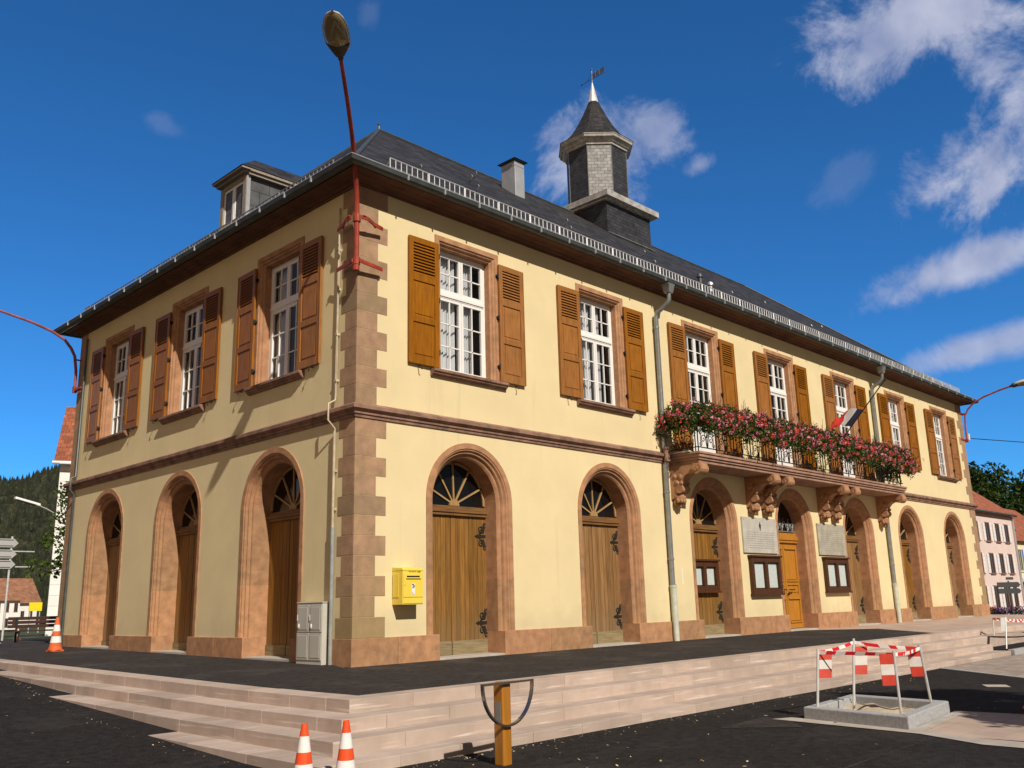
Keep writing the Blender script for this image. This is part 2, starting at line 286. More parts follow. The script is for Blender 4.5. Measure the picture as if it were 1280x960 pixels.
potm = mat('flower_trough_plastic', (0.075, 0.05, 0.035), 0.7, 0.1, 5)
litter_m = mat('dry_leaf', (0.45, 0.34, 0.2), 0.8, 0.2, 9, tonecol=[(0.35, 0.28, 0.2), (1, 0.9, 0.7), (1.6, 1.7, 1.8)])
def leafmat(name, cols, trans=0.35, rough=0.6):
    m = bpy.data.materials.new(name); m.use_nodes = True; t = m.node_tree; t.nodes.clear(); MAT[name] = m
    o = N(t, 'ShaderNodeOutputMaterial'); at = N(t, 'ShaderNodeAttribute', attribute_name='tone'); rr = N(t, 'ShaderNodeValToRGB')
    els = rr.color_ramp.elements
    while len(els) < len(cols): els.new(0.5)
    for i, c in enumerate(cols): els[i].position = i/(len(cols)-1); els[i].color = (*c, 1)
    t.links.new(at.outputs['Fac'], rr.inputs[0])
    p = N(t, 'ShaderNodeBsdfPrincipled'); p.inputs['Roughness'].default_value = rough; p.inputs['Specular IOR Level'].default_value = 0.25
    tr = N(t, 'ShaderNodeBsdfTranslucent'); mi = N(t, 'ShaderNodeMixShader'); mi.inputs[0].default_value = trans
    t.links.new(rr.outputs[0], p.inputs['Base Color']); t.links.new(rr.outputs[0], tr.inputs[0])
    t.links.new(p.outputs[0], mi.inputs[1]); t.links.new(tr.outputs[0], mi.inputs[2]); t.links.new(mi.outputs[0], o.inputs[0]); return m
leaf_g = leafmat('tree_leaves', [(0.018, 0.035, 0.008), (0.04, 0.075, 0.013), (0.085, 0.13, 0.022)])
leaf_l = leafmat('lime_leaves', [(0.03, 0.06, 0.01), (0.08, 0.14, 0.016), (0.17, 0.24, 0.03)], 0.45)
leaf_ger = leafmat('geranium_leaves', [(0.02, 0.045, 0.008), (0.05, 0.095, 0.016), (0.10, 0.15, 0.03)])
petal = leafmat('geranium_petals', [(0.66, 0.10, 0.18), (0.80, 0.27, 0.38), (0.60, 0.05, 0.13), (0.85, 0.42, 0.52), (0.70, 0.10, 0.10)], 0.25)
petal_o = leafmat('scarlet_petals', [(0.60, 0.035, 0.01), (0.75, 0.10, 0.02), (0.62, 0.05, 0.05)], 0.25)
petal_p = leafmat('purple_petals', [(0.10, 0.03, 0.16), (0.22, 0.06, 0.30), (0.32, 0.14, 0.4)], 0.25)
wood_hill = leafmat('forest', [(0.016, 0.020, 0.012), (0.028, 0.034, 0.018), (0.050, 0.053, 0.028)], 0.1, 0.9)
def glassmat():
    m = bpy.data.materials.new('window_glass'); m.use_nodes = True; t = m.node_tree; t.nodes.clear(); MAT['window_glass'] = m
    o = N(t, 'ShaderNodeOutputMaterial'); a = N(t, 'ShaderNodeBsdfTransparent'); a.inputs[0].default_value = (0.82, 0.85, 0.86, 1)
    g = N(t, 'ShaderNodeBsdfGlossy'); g.inputs['Roughness'].default_value = 0.02
    ge = N(t, 'ShaderNodeNewGeometry'); dn = N(t, 'ShaderNodeVectorMath'); dn.operation = 'DOT_PRODUCT'; t.links.new(ge.outputs['Normal'], dn.inputs[0]); t.links.new(ge.outputs['Incoming'], dn.inputs[1])
    f = mth(t, 'ADD', mth(t, 'MULTIPLY', mth(t, 'POWER', mth(t, 'SUBTRACT', 1.0, mth(t, 'ABSOLUTE', dn.outputs['Value']), True), 5.0), 0.9), 0.06)
    n = N(t, 'ShaderNodeTexNoise'); n.inputs['Scale'].default_value = 2.5; co = N(t, 'ShaderNodeTexCoord'); t.links.new(co.outputs['Object'], n.inputs['Vector'])
    b = N(t, 'ShaderNodeBump'); b.inputs['Strength'].default_value = 0.06; b.inputs['Distance'].default_value = 0.05; t.links.new(n.outputs['Fac'], b.inputs['Height']); t.links.new(b.outputs[0], g.inputs['Normal'])
    mi = N(t, 'ShaderNodeMixShader'); t.links.new(f, mi.inputs[0]); t.links.new(a.outputs[0], mi.inputs[1]); t.links.new(g.outputs[0], mi.inputs[2]); t.links.new(mi.outputs[0], o.inputs[0]); return m
glass = glassmat()
def tapemat():
    m = mat('barrier_tape_stripes', (0.75, 0.03, 0.04), 0.4, 0.03, 5)
    t = m.node_tree; p = bsdf(m); co = N(t, 'ShaderNodeTexCoord'); sp = N(t, 'ShaderNodeSeparateXYZ'); t.links.new(co.outputs['UV'], sp.inputs[0])
    f = mth(t, 'GREATER_THAN', mth(t, 'FRACT', mth(t, 'MULTIPLY', mth(t, 'ADD', sp.outputs[0], mth(t, 'MULTIPLY', sp.outputs[1], 0.6)), 3.6)), 0.5)
    mm = N(t, 'ShaderNodeMix', data_type='RGBA'); t.links.new(f, mm.inputs[0]); mm.inputs[6].default_value = (0.66, 0.02, 0.04, 1); mm.inputs[7].default_value = (0.80, 0.78, 0.77, 1)
    t.links.new(mm.outputs[2], p.inputs['Base Color']); return m
tape_m = tapemat()

# ------------------------------------------------------------------ mesh builder
class MB:
    def __init__(s): s.v = []; s.f = []; s.t = []; s.m = []; s.mi = 0; s.tone = None
    def face(s, pts, tone=None):
        i = len(s.v); s.v += [tuple(p) for p in pts]; s.f.append(tuple(range(i, i+len(pts))))
        s.t.append(tone if tone is not None else (s.tone if s.tone is not None else 0.5)); s.m.append(s.mi)
    def idx(s, verts, faces, tone=None):
        i = len(s.v); s.v += [tuple(p) for p in verts]
        for f in faces:
            s.f.append(tuple(i+k for k in f)); s.t.append(tone if tone is not None else (s.tone if s.tone is not None else 0.5)); s.m.append(s.mi)
    def hexa(s, P, tone=None):   # P: bottom 4 ccw from above, top 4
        s.idx(P, [(3, 2, 1, 0), (4, 5, 6, 7), (0, 1, 5, 4), (1, 2, 6, 5), (2, 3, 7, 6), (3, 0, 4, 7)], tone)
    def box(s, x0, y0, z0, x1, y1, z1, tone=None):
        if x0 > x1: x0, x1 = x1, x0
        if y0 > y1: y0, y1 = y1, y0
        if z0 > z1: z0, z1 = z1, z0
        s.hexa([(x0, y0, z0), (x1, y0, z0), (x1, y1, z0), (x0, y1, z0), (x0, y0, z1), (x1, y0, z1), (x1, y1, z1), (x0, y1, z1)], tone)
    def prism(s, poly, axis, a, b, tone=None):
        """poly of 2D points extruded along axis ('x','y','z') from a to b"""
        def P(p, w): return {'x': (w, p[0], p[1]), 'y': (p[0], w, p[1]), 'z': (p[0], p[1], w)}[axis]
        n = len(poly); ar = sum(poly[i][0]*poly[(i+1) % n][1]-poly[(i+1) % n][0]*poly[i][1] for i in range(n))
        pl = poly if (ar > 0) != (axis == 'y') else poly[::-1]
        if a > b: a, b = b, a
        A = [P(p, a) for p in pl]; B = [P(p, b) for p in pl]
        s.idx(A+B, [tuple(range(n))[::-1], tuple(range(n, 2*n))]+[(i, (i+1) % n, n+(i+1) % n, n+i) for i in range(n)], tone)
    def tube(s, path, r, n=8, closed=False, tone=None, cap=True):
        P = [Vector(p) for p in path]; R = r if isinstance(r, (list, tuple)) else [r]*len(P)
        up = None; vs = []
        for i, p in enumerate(P):
            a = P[i-1] if (i > 0 or closed) else P[i]; b = P[(i+1) % len(P)] if (i < len(P)-1 or closed) else P[i]
            d = (b-a).normalized()
            if up is None:
                up = Vector((0, 0, 1)) if abs(d.z) < 0.9 else Vector((1, 0, 0))
            x = d.cross(up);
            if x.length < 1e-6: x = d.orthogonal()
            x.normalize(); y = x.cross(d).normalized(); up = y
            for k in range(n):
                an = 2*pi*k/n; vs.append(p+R[i]*(cos(an)*x+sin(an)*y))
        L = len(P); fs = []
        for i in range(L if closed else L-1):
            j = (i+1) % L
            for k in range(n): fs.append((i*n+k, j*n+k, j*n+(k+1) % n, i*n+(k+1) % n))
        if cap and not closed:
            fs.append(tuple(range(n))); fs.append(tuple(range((L-1)*n, L*n))[::-1])
        s.idx(vs, fs, tone)
    def lathe(s, prof, c=(0, 0, 0), n=24, tone=None, sx=1, sy=1, rot=0.0):
        """prof: (radius, z) from bottom to top"""
        vs = []; fs = []; L = len(prof)
        for (r, z) in prof:
            for k in range(n):
                a = 2*pi*k/n+rot; vs.append((c[0]+sx*r*cos(a), c[1]+sy*r*sin(a), c[2]+z))
        for i in range(L-1):
            for k in range(n): fs.append((i*n+k, i*n+(k+1) % n, (i+1)*n+(k+1) % n, (i+1)*n+k))
        fs.append(tuple(range(n))[::-1]); fs.append(tuple(range((L-1)*n, L*n)))
        s.idx(vs, fs, tone)
    def ellipsoid(s, c, rx, ry, rz, nu=12, nv=8, tone=None):
        prof = [(max(1e-4, sin(pi*i/nv)), -cos(pi*i/nv)) for i in range(nv+1)]
        vs = []; fs = []
        for (r, z) in prof:
            for k in range(nu):
                a = 2*pi*k/nu; vs.append((c[0]+rx*r*cos(a), c[1]+ry*r*sin(a), c[2]+rz*z))
        for i in range(nv):
            for k in range(nu): fs.append((i*nu+k, i*nu+(k+1) % nu, (i+1)*nu+(k+1) % nu, (i+1)*nu+k))
        s.idx(vs, fs, tone)
    def rings(s, L, closed=False, tone=None):
        """skin a list of equal-length point rows (open rows)"""
        n = len(L[0]); vs = [p for row in L for p in row]; fs = []
        for i in range(len(L)-(0 if closed else 1)):
            j = (i+1) % len(L)
            for k in range(n-1): fs.append((i*n+k, i*n+k+1, j*n+k+1, j*n+k))
        s.idx(vs, fs, tone)
    def build(s, name, mats, parent=None, loc=None, rz=0, smooth=False, ang=35, bevel=0, recalc=False, origin=None):
        me = bpy.data.meshes.new(name)
        if origin is not None:
            o_ = Vector(origin); s.v = [tuple(Vector(p)-o_) for p in s.v]
            loc = origin if loc is None else loc
        me.from_pydata(s.v, [], s.f); me.update()
        if recalc:
            import bmesh
            bm = bmesh.new(); bm.from_mesh(me); bmesh.ops.remove_doubles(bm, verts=bm.verts, dist=1e-5); bmesh.ops.recalc_face_normals(bm, faces=bm.faces); bm.to_mesh(me); bm.free()
        for m in (mats if isinstance(mats, (list, tuple)) else [mats]): me.materials.append(m)
        if not recalc:
            me.polygons.foreach_set('material_index', s.m)
            at = me.attributes.new('tone', 'FLOAT', 'FACE'); at.data.foreach_set('value', s.t)
        else:
            at = me.attributes.new('tone', 'FLOAT', 'FACE'); at.data.foreach_set('value', [0.5]*len(me.polygons))
        ul = me.uv_layers.new(name='UVMap'); uvs = [0.0]*(2*len(me.loops)); vc = [v.co for v in me.vertices]; Z = Vector((0, 0, 1))
        for p in me.polygons:
            n = p.normal
            if abs(n.z) < 0.97:
                u = Z.cross(n).normalized(); w = n.cross(u)
            else:
                u = Vector((1, 0, 0)); w = Vector((0, 1, 0))
            for li in p.loop_indices:
                c = vc[me.loops[li].vertex_index]; uvs[2*li] = c.dot(u); uvs[2*li+1] = c.dot(w)
        ul.data.foreach_set('uv', uvs)
        if smooth:
            me.polygons.foreach_set('use_smooth', [True]*len(me.polygons)); me.set_sharp_from_angle(angle=radians(ang))
        o = bpy.data.objects.new(name, me); COL.objects.link(o)
        if parent is not None: o.parent = parent
        if loc is not None: o.location = loc
        if rz: o.rotation_euler = (0, 0, rz)
        if bevel:
            b = o.modifiers.new('edge_bevel', 'BEVEL'); b.width = bevel; b.segments = 2; b.limit_method = 'ANGLE'; b.angle_limit = radians(40)
        return o
def thing(name, label, cat, loc=(0, 0, 0), rz=0, group=None):
    o = bpy.data.objects.new(name, None); COL.objects.link(o); o.location = loc; o.rotation_euler = (0, 0, rz); o.empty_display_size = 0.2
    return tag(o, label, cat, group)
def tag(o, label, cat, group=None):
    o['label'] = label; o['category'] = cat
    if group: o['group'] = group
    return o
def structure(o, kind='structure'): o['kind'] = kind; return o
def child(o, parent, loc=None, rz=None):
    """copy an object (sharing its mesh) with its children under another parent"""
    c = o.copy(); COL.objects.link(c); c.parent = parent
    if loc is not None: c.location = loc
    if rz is not None: c.rotation_euler = (0, 0, rz)
    for ch in list(o.children):
        d = ch.copy(); COL.objects.link(d); d.parent = c
        for g in list(ch.children):
            e = g.copy(); COL.objects.link(e); e.parent = d
    return c
def copy_thing(o, loc, label, rz=None):
    c = child(o, None, loc, rz); c['label'] = label
    return c
def lerp(a, b, t): return a+(b-a)*t

# ------------------------------------------------------------------ levels
L_, W_ = 32.25, 13.6
FX = [2.82+4.435*i for i in range(7)]
LY = [2.75, 6.80, 10.85]
def rise(y): return 0.0115*max(0.0, min(y, 17)+2)-0.02 if y > -2 else -0.02
def street_z(x, y):
    z = -0.61+0.044*max(0.0, min(y, 11.5)+4.4)*max(0.0, min(1.0, (8-x)/8))
    if x > 30: z -= min(0.8, (x-30)*0.015)
    if y > 70: z -= min(1.6, (y-70)*0.012)
    return z

# ------------------------------------------------------------------ ground
def sheet(name, m, xs, ys, dz, zf=street_z):
    mb = MB(); nx = len(xs)
    mb.idx([(x, y, zf(x, y)+dz) for y in ys for x in xs], [(j*nx+i, j*nx+i+1, (j+1)*nx+i+1, (j+1)*nx+i) for j in range(len(ys)-1) for i in range(nx-1)])
    return structure(mb.build(name, m, smooth=True, ang=80))
def steps_(a, b, n): return [a+(b-a)*i/n for i in range(n+1)]
fine_x = [-3000, -1200, -500, -200, -90]+steps_(-60, 60, 60)+steps_(70, 140, 7)+[200, 500, 1200, 3000]
fine_y = [-3000, -1200, -500, -200, -90]+steps_(-60, 60, 60)+steps_(70, 240, 10)+[320, 500, 1200, 3000]
sheet('ground', earth, fine_x, fine_y, -0.012)
sheet('street', asph2, steps_(-60, 140, 100), steps_(-60, 26, 86), 0.0)
# grey pavers, sand footing, pink strip round the tree pit, all as thin sheets on the street
def flat(name, m, poly, dz, zf=street_z):
    mb = MB(); mb.face([(x, y, zf(x, y)+dz) for x, y in poly]); return structure(mb.build(name, m))
flat('grey_paver_area', paver_grey, [(11.4, -5.5), (9.7, -7.7), (8.6, -8.9), (8.6, -13), (28, -13), (28, -5.5)], 0.004)
mb = MB()
for (a, b) in (((11.5, -5.5), (9.75, -7.7)), ((9.75, -7.7), (8.6, -8.9))):
    d = Vector((b[0]-a[0], b[1]-a[1], 0)).normalized(); n_ = Vector((-d.y, d.x, 0))*0.07
    A, B = Vector((*a, -0.61)), Vector((*b, -0.61))
    mb.hexa([A-n_, B-n_, B+n_, A+n_]+[p+Vector((0, 0, 0.012)) for p in (A-n_, B-n_, B+n_, A+n_)])
structure(mb.build('paver_edging', granite))
flat('paving_strip', pave_m, [(1.75, -8.75), (2.0, -16), (4.6, -16), (4.15, -8.35)], 0.004)
flat('footing_strip', concrete, [(2.02, -6.72), (1.72, -8.78), (1.3, -9.6), (1.0, -16), (1.3, -16), (1.75, -9.2), (1.98, -8.74), (4.05, -8.52), (4.06, -8.35), (2.25, -8.55), (2.3, -6.85)], 0.008)
flat('street_slab', concrete, [(7.7, -7.62), (7.85, -7.95), (8.25, -7.75), (8.1, -7.4)], 0.008)
flat('asphalt_seam', asph, [(-9.5, -9.2), (6, -8.95), (6, -8.93), (-9.5, -9.17)], 0.003)
# darker repair patch beside the tree pit
flat('asphalt_patch', asph, [(0.9, -6.6), (1.55, -7.4), (2.0, -7.0), (2.2, -6.5)], 0.004)

# ------------------------------------------------------------------ terrace and steps
def tz(x, y): return -0.045*min(1.0, max(0, -y/3.85, (-x/2.7) if y > 0 else 0))+max(0, rise(y)+0.02)
poly = [(-2.68, -3.86), (15.7, -3.86), (17.9, -1.4), (15.9, 0.3)]
mb = MB()
ys = steps_(-3.86, 17, 20)
mb.face([(-2.68, -3.86, -.045), (4, -3.86, -.045), (10, -3.86, -.045), (15.7, -3.86, -.045), (17.9, -1.4, -.02), (16.0, 0.2, 0.0), (0.0, 0.2, 0.0)])
for a, b in zip(steps_(-3.86, 17, 12)[:-1], steps_(-3.86, 17, 12)[1:]):
    fa, fb = max(0, (0.2-a)/4.06) if a < 0.2 else 0, max(0, (0.2-b)/4.06) if b < 0.2 else 0
    xa, xb = (-2.68*fa if a < 0.2 else 0.3), (-2.68*fb if b < 0.2 else 0.3)
    mb.face([(-2.68, a, -.045+max(0, rise(a)+.02)), (xa, a, -.045*fa+max(0, rise(a)+.02)), (xb, b, -.045*fb+max(0, rise(b)+.02)), (-2.68, b, -.045+max(0, rise(b)+.02))])
structure(mb.build('terrace', asph))
mb = MB(); mb.face([(15.6, -3.86, -.049), (33.4, -3.86, -.049), (33.4, 0.2, -.004), (15.6, 0.2, -.004)])
structure(mb.build('terrace_paving', pave_m))
mb = MB(); mb.face([(-3, 16.9, 0.10), (14, 16.9, 0.10), (14, 34, 0.10), (-3, 34, 0.10)]); structure(mb.build('rear_yard', asph))
mb = MB()
rnd = random.Random(3)
G = 0.002
for k in range(4):
    ze = -0.045-0.15*k; xe = -3.05-0.4*k; ye = -4.2-0.42*k; dep = 0.47
    # front run along x
    x = xe; first = True; xmax = 33.4 if k < 2 else 16.35
    while x < xmax-0.05:
        w = (0.62 if k == 1 else 0.95) if first else rnd.uniform(0.75, 1.55); first = False
        x1 = min(x+w, xmax); t = rnd.random(); j = rnd.uniform(-0.002, 0.002)
        zb = ze-0.32
        mb.hexa([(x+G, ye+j, zb), (x1-G, ye+j, zb), (x1-G, ye+dep, zb), (x+G, ye+dep, zb), (x+G, ye+j, ze), (x1-G, ye+j, ze), (x1-G, ye+dep, ze), (x+G, ye+dep, ze)], t)
        x = x1
    # left run along y, rising with the street
    y = ye+dep
    while y < 17:
        w = rnd.uniform(0.75, 1.55); y1 = min(y+w, 17); t = rnd.random()
        za, zb_ = ze+max(0, rise(y)+.02), ze+max(0, rise(y1)+.02)
        mb.hexa([(xe, y+G, za-.32), (xe+dep, y+G, za-.32), (xe+dep, y1-G, zb_-.32), (xe, y1-G, zb_-.32), (xe, y+G, za), (xe+dep, y+G, za), (xe+dep, y1-G, zb_), (xe, y1-G, zb_)], t)
        y = y1
structure(mb.build('stone_steps', step_m, bevel=0.006))
mb = MB(); mb.box(33.3, -4.2, -1.2, 33.45, 14, -0.03); structure(mb.build('terrace_end_wall', step_m))
mb = MB(); mb.box(16.45, -5.36, -0.9, 33, -4.62, -0.48); structure(mb.build('kerb_island', asph2))
mb = MB(); x = 16.4
while x < 33: mb.box(x+G, -5.52, -0.9, min(33, x+1)-G, -5.36, -0.475, rnd.random()); x += 1
structure(mb.build('kerb', granite, bevel=0.01))
mb = MB(); mb.box(-0.2, 0.1, -1.2, L_+.2, W_, -0.05); structure(mb.build('foundation', concrete))

# ------------------------------------------------------------------ the town hall
hall = thing('town_hall', 'large two storey town hall with yellow plaster, red sandstone trim and slate roof', 'town hall')
RA, ZS = 0.86, 2.99     # arch opening radius and spring height
RH = 1.12               # hole in the plaster
def to_front(u, v, z): return (u, v, z)
def to_left(u, v, z): return (v, u, z)
def arc_pts(c, r, n=28, z0=ZS): return [(c-r*cos(pi*i/n), z0+r*sin(pi*i/n)) for i in range(n+1)]
def facade(mb, T, length, cent, winbot, flip):
    def q(*pts):
        P = [T(u, 0, z) for u, z in pts]; mb.face(P[::-1] if flip else P)
    Z0, Z1, Z2 = 0.0, 4.42, 9.03
    bounds = [0]+[(cent[i]+cent[i+1])/2 for i in range(len(cent)-1)]+[length]
    for i, c in enumerate(cent):
        a, b = bounds[i], bounds[i+1]
        q((a, Z0), (c-RH, Z0), (c-RH, Z1), (a, Z1)); q((c+RH, Z0), (b, Z0), (b, Z1), (c+RH, Z1))
        pts = arc_pts(c, RH)
        for p0, p1 in zip(pts[:-1], pts[1:]): q(p0, p1, (p1[0], Z1), (p0[0], Z1))
        h, zt, zb = 0.86, 8.34, winbot[i]
        q((a, Z1), (c-h, Z1), (c-h, Z2), (a, Z2)); q((c+h, Z1), (b, Z1), (b, Z2), (c+h, Z2))
        q((c-h, Z1), (c+h, Z1), (c+h, zb), (c-h, zb)); q((c-h, zt), (c+h, zt), (c+h, Z2), (c-h, Z2))
WB = [5.5, 5.5, 4.56, 4.56, 4.56, 5.5, 5.5]
mb = MB()
facade(mb, to_front, L_, FX, WB, False); facade(mb, to_left, W_, LY, [5.5]*3, True)
mb.face([(L_, 0, -1), (L_, W_, -1), (L_, W_, 9.03), (L_, 0, 9.03)]); mb.face([(L_, W_, -1), (0, W_, -1), (0, W_, 9.03), (L_, W_, 9.03)])
mb.build('wall', plaster, hall)
# interior: floors and inner walls, so that the windows look into rooms
mb = MB(); mb.box(0.4, 0.75, 4.36, L_-.4, W_-.3, 4.42); mb.box(0.4, 0.4, 8.9, L_-.4, W_-.3, 8.96)
mb.box(0.5, 4.6, 4.43, L_-.5, 4.7, 8.9)
for x in (5.0, 9.5, 13.9, 18.3, 22.8, 27.2): mb.box(x, 0.4, 4.43, x+.1, 4.55, 8.9)
for y in (4.75, 8.8): mb.box(0.4, y, 4.43, 5, y+.1, 8.9)
mb.box(5.0, 4.75, 4.43, 5.1, W_-.4, 8.9)
mb.build('inner_wall', inner, hall)

def plinth_run(mb, T, length, cent):
    edges = [0.0]+sum([[c-RA, c+RA] for c in cent], [])+[length]
    for a, b in zip(edges[::2], edges[1::2]):
        mb = MB(); n = max(1, round((b-a)/1.1)); xs = [a+(b-a)*i/n for i in range(n+1)]
        for x0, x1 in zip(xs[:-1], xs[1:]):
            g0 = 0.003 if x0 != a else 0; g1 = 0.003 if x1 != b else 0
            p, q_ = T(x0+g0 if x0 > 0 else x0-0.035*(T is to_front), -0.035, -0.3), T(x1-g1 if x1 < length else x1+0.035, 0.52, 0.46); mb.box(*p, *q_, tone=rnd.random())
        mb.build('plinth', sand, hall, bevel=0.008)
plinth_run(None, to_front, L_, FX)
plinth_run(None, lambda u, v, z: to_left(u if u > 0 else 0.523, v, z), W_, LY)

# quoins: alternating long and short blocks wrapped round each corner
def quoins(x0, y0, sx, sy, name='quoin'):
    mb = MB(); r = random.Random(5+int(x0)+int(y0))
    for (za, zb, n) in ((0.46, 4.36, 11), (4.62, 8.90, 12)):
        for i in range(n):
            a = za+(zb-za)*i/n; b = za+(zb-za)*(i+1)/n
            wf, wl = (0.70, 0.47) if (i % 2 == (n-1) % 2) else (0.47, 0.38)
            wl = 0.50 if wf == 0.70 else 0.36
            t = r.random(); e = 0.006
            X0, X1 = x0-sx*e, x0+sx*wf; Y0, Y1 = y0-sy*e, y0+sy*wl
            mb.box(X0, Y0, a+.002, X1, y0+sy*0.02, b-.002, t)
            mb.box(X0, y0+sy*0.02, a+.002, x0+sx*0.02, Y1, b-.002, t)
    mb.build(name, quoinm, hall, bevel=0.006)
quoins(0, 0, 1, 1); quoins(L_, 0, -1, 1); quoins(0, W_, 1, -1)

def sweep_rect(mb, prof, o=0.0, tone=None, closed_prof=False):
    """prof (out, z) swept round the hall with mitred corners"""
    pr = prof+([prof[0]] if closed_prof else [])
    cs = [(0, 0, -1, -1), (L_, 0, 1, -1), (L_, W_, 1, 1), (0, W_, -1, 1)]
    rows = [[(cx+sx*d, cy+sy*d, z) for d, z in pr] for cx, cy, sx, sy in cs]
    for i in range(4):
        A, B = rows[i], rows[(i+1) % 4]
        for k in range(len(pr)-1): mb.face([A[k], B[k], B[k+1], A[k+1]], tone)
mb = MB(); sweep_rect(mb, [(0, 4.35), (0.03, 4.35), (0.035, 4.40), (0.06, 4.41), (0.06, 4.45), (0.09, 4.47), (0.125, 4.50), (0.125, 4.565), (0.10, 4.58), (0, 4.63)])
mb.build('string_course', sand_dk, hall)
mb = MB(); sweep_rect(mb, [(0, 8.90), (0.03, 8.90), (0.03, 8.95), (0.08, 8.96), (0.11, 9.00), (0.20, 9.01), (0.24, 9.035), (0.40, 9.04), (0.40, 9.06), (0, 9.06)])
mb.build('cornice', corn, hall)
mb = MB()
gut = [(0.40, 9.10), (0.42, 9.05), (0.46, 9.015), (0.51, 9.0), (0.56, 9.015), (0.60, 9.05), (0.615, 9.10), (0.625, 9.125), (0.60, 9.13), (0.59, 9.09), (0.50, 9.03), (0.42, 9.10)]
sweep_rect(mb, gut, closed_prof=True)
mb.mi = 1
rim = [(0.612+0.016*cos(a), 9.13+0.016*sin(a)) for a in [2*pi*i/6 for i in range(6)]]
sweep_rect(mb, rim, closed_prof=True)
x = 0.7
while x < L_: mb.box(x, -0.635, 9.02, x+.03, -0.605, 9.14); x += 0.95
y = 0.7
while y < W_: mb.box(-0.635, y, 9.02, -0.605, y+.03, 9.14); y += 0.95
mb.build('gutter', [zinc_dk, zinc_lt], hall, smooth=True, ang=50)
# roof
EO, EZ, RZ, RX = 0.47, 9.12, 14.95, 5.6
mb = MB()
e = [(-EO, -EO, EZ), (L_+EO, -EO, EZ), (L_+EO, W_+EO, EZ), (-EO, W_+EO, EZ)]; r0, r1 = (RX, W_/2, RZ), (L_-RX, W_/2, RZ)
mb.face([e[0], e[1], r1, r0]); mb.face([e[1], e[2], r1]); mb.face([e[2], e[3], r0, r1]); mb.face([e[3], e[0], r0])
roof = mb.build('roof', slate, hall)
mb = MB()
for a, b in ((e[0], r0), (e[1], r1), (e[3], r0), (r0, r1)):
    mb.tube([Vector(a)+Vector((0, 0, .02)), Vector(b)+Vector((0, 0, .02))], 0.045, 6)
mb.lathe([(0.05, 0), (0.03, .15), (0.05, .2), (0.0, .27)], r0, 8)
mb.build('ridge_cap', zinc_dk, roof)
KF = (RZ-EZ)/(W_/2+EO); KL = (RZ-EZ)/(RX+EO)
def roof_f(y): return EZ+(y+EO)*KF
def roof_l(x): return EZ+(x+EO)*KL
# snow guards
def snow(T, a, b, h=0.235, y0=-0.30):
    mb = MB(); z0 = roof_f(y0)+0.05
    p = a; k = 0
    while p < b-0.2:
        q_ = min(p+1.0, b)-0.03; j = rnd.uniform(-0.006, 0.006)
        def P(u, z, y=y0): return Vector(T(u, y+j, z0+z))
        mb.tube([P(p, 0), P(q_, 0)], 0.014, 5); mb.tube([P(p, h+j), P(q_, h-j)], 0.014, 5); mb.tube([P(p, .055), P(q_, .055)], 0.008, 4)
        n = 7
        for i in range(n+1):
            u = p+(q_-p)*i/n; r = 0.013 if i in (0, n) else 0.010
            mb.tube([P(u, -0.01 if 0 < i < n else -.05), P(u, h)], r, 4)
        mb.tube([P(p, h*.9), P(p, -0.02, y0+0.30), P(p, roof_f(y0+.3)-z0)], 0.010, 4)
        p += 1.0
    return mb
snow(to_front, 0.52, L_-.6).build('snow_guard', galv, hall)
snow(to_left, 0.55, W_-.6, 0.20, -0.22).build('snow_guard', zinc, hall)  # darker metal than the front guard, shade of this side put into colour
# small roof hooks and lugs on the slates
hk = MB(); hk.tube([(0, 0, 0), (0, -.10, .03), (0, -.16, .10), (0, -.13, .16), (0, -.08, .14)], 0.018, 5)
hk0 = None
for (x, y) in ((2.2, .9), (4.6, 1.6), (5.9, 3.2), (7.2, .9), (8.6, 2.2), (11, 1.0), (12.5, 2.4), (15.5, 1.2), (19.5, 2.2), (20.5, 1.0), (23.5, 2.0), (7.4, 4.6)):
    if hk0 is None: hk0 = hk.build('roof_hook', zinc, roof, loc=(x, y, roof_f(y)))
    else: child(hk0, roof, (x, y, roof_f(y)))
vp = MB(); vp.lathe([(0.06, -.1), (0.06, .16), (0.10, .17), (0.09, .25), (0.02, .3)], (0, 0, 0), 10)
v0 = vp.build('roof_vent', zinc_lt, roof, loc=(14.1, 1.0, roof_f(1.0)), smooth=True)
vp2 = MB(); vp2.lathe([(0.07, -.1), (0.07, .14), (0.11, .15), (0.08, .26), (0.02, .3)], (0, 0, 0), 10); vp2.build('roof_vent', zinc_dk, roof, loc=(15.3, 2.1, roof_f(2.1)), smooth=True)
# metal chimney
ch = MB(); ch.box(9.50, 4.9, 13.0, 9.93, 5.5, 14.62); ch.box(9.49, 4.89, 14.45, 9.94, 5.51, 14.47)
chim = ch.build('chimney', zinc_lt, hall, bevel=0.01)
ch = MB(); ch.box(9.44, 4.84, 14.63, 9.99, 5.56, 14.66); ch.hexa([(9.40, 4.80, 14.66), (10.03, 4.80, 14.66), (10.03, 5.60, 14.66), (9.40, 5.60, 14.66), (9.6, 5.0, 14.76), (9.83, 5.0, 14.76), (9.83, 5.4, 14.76), (9.6, 5.4, 14.76)])
ch.build('chimney_cap', zinc_dk, chim)
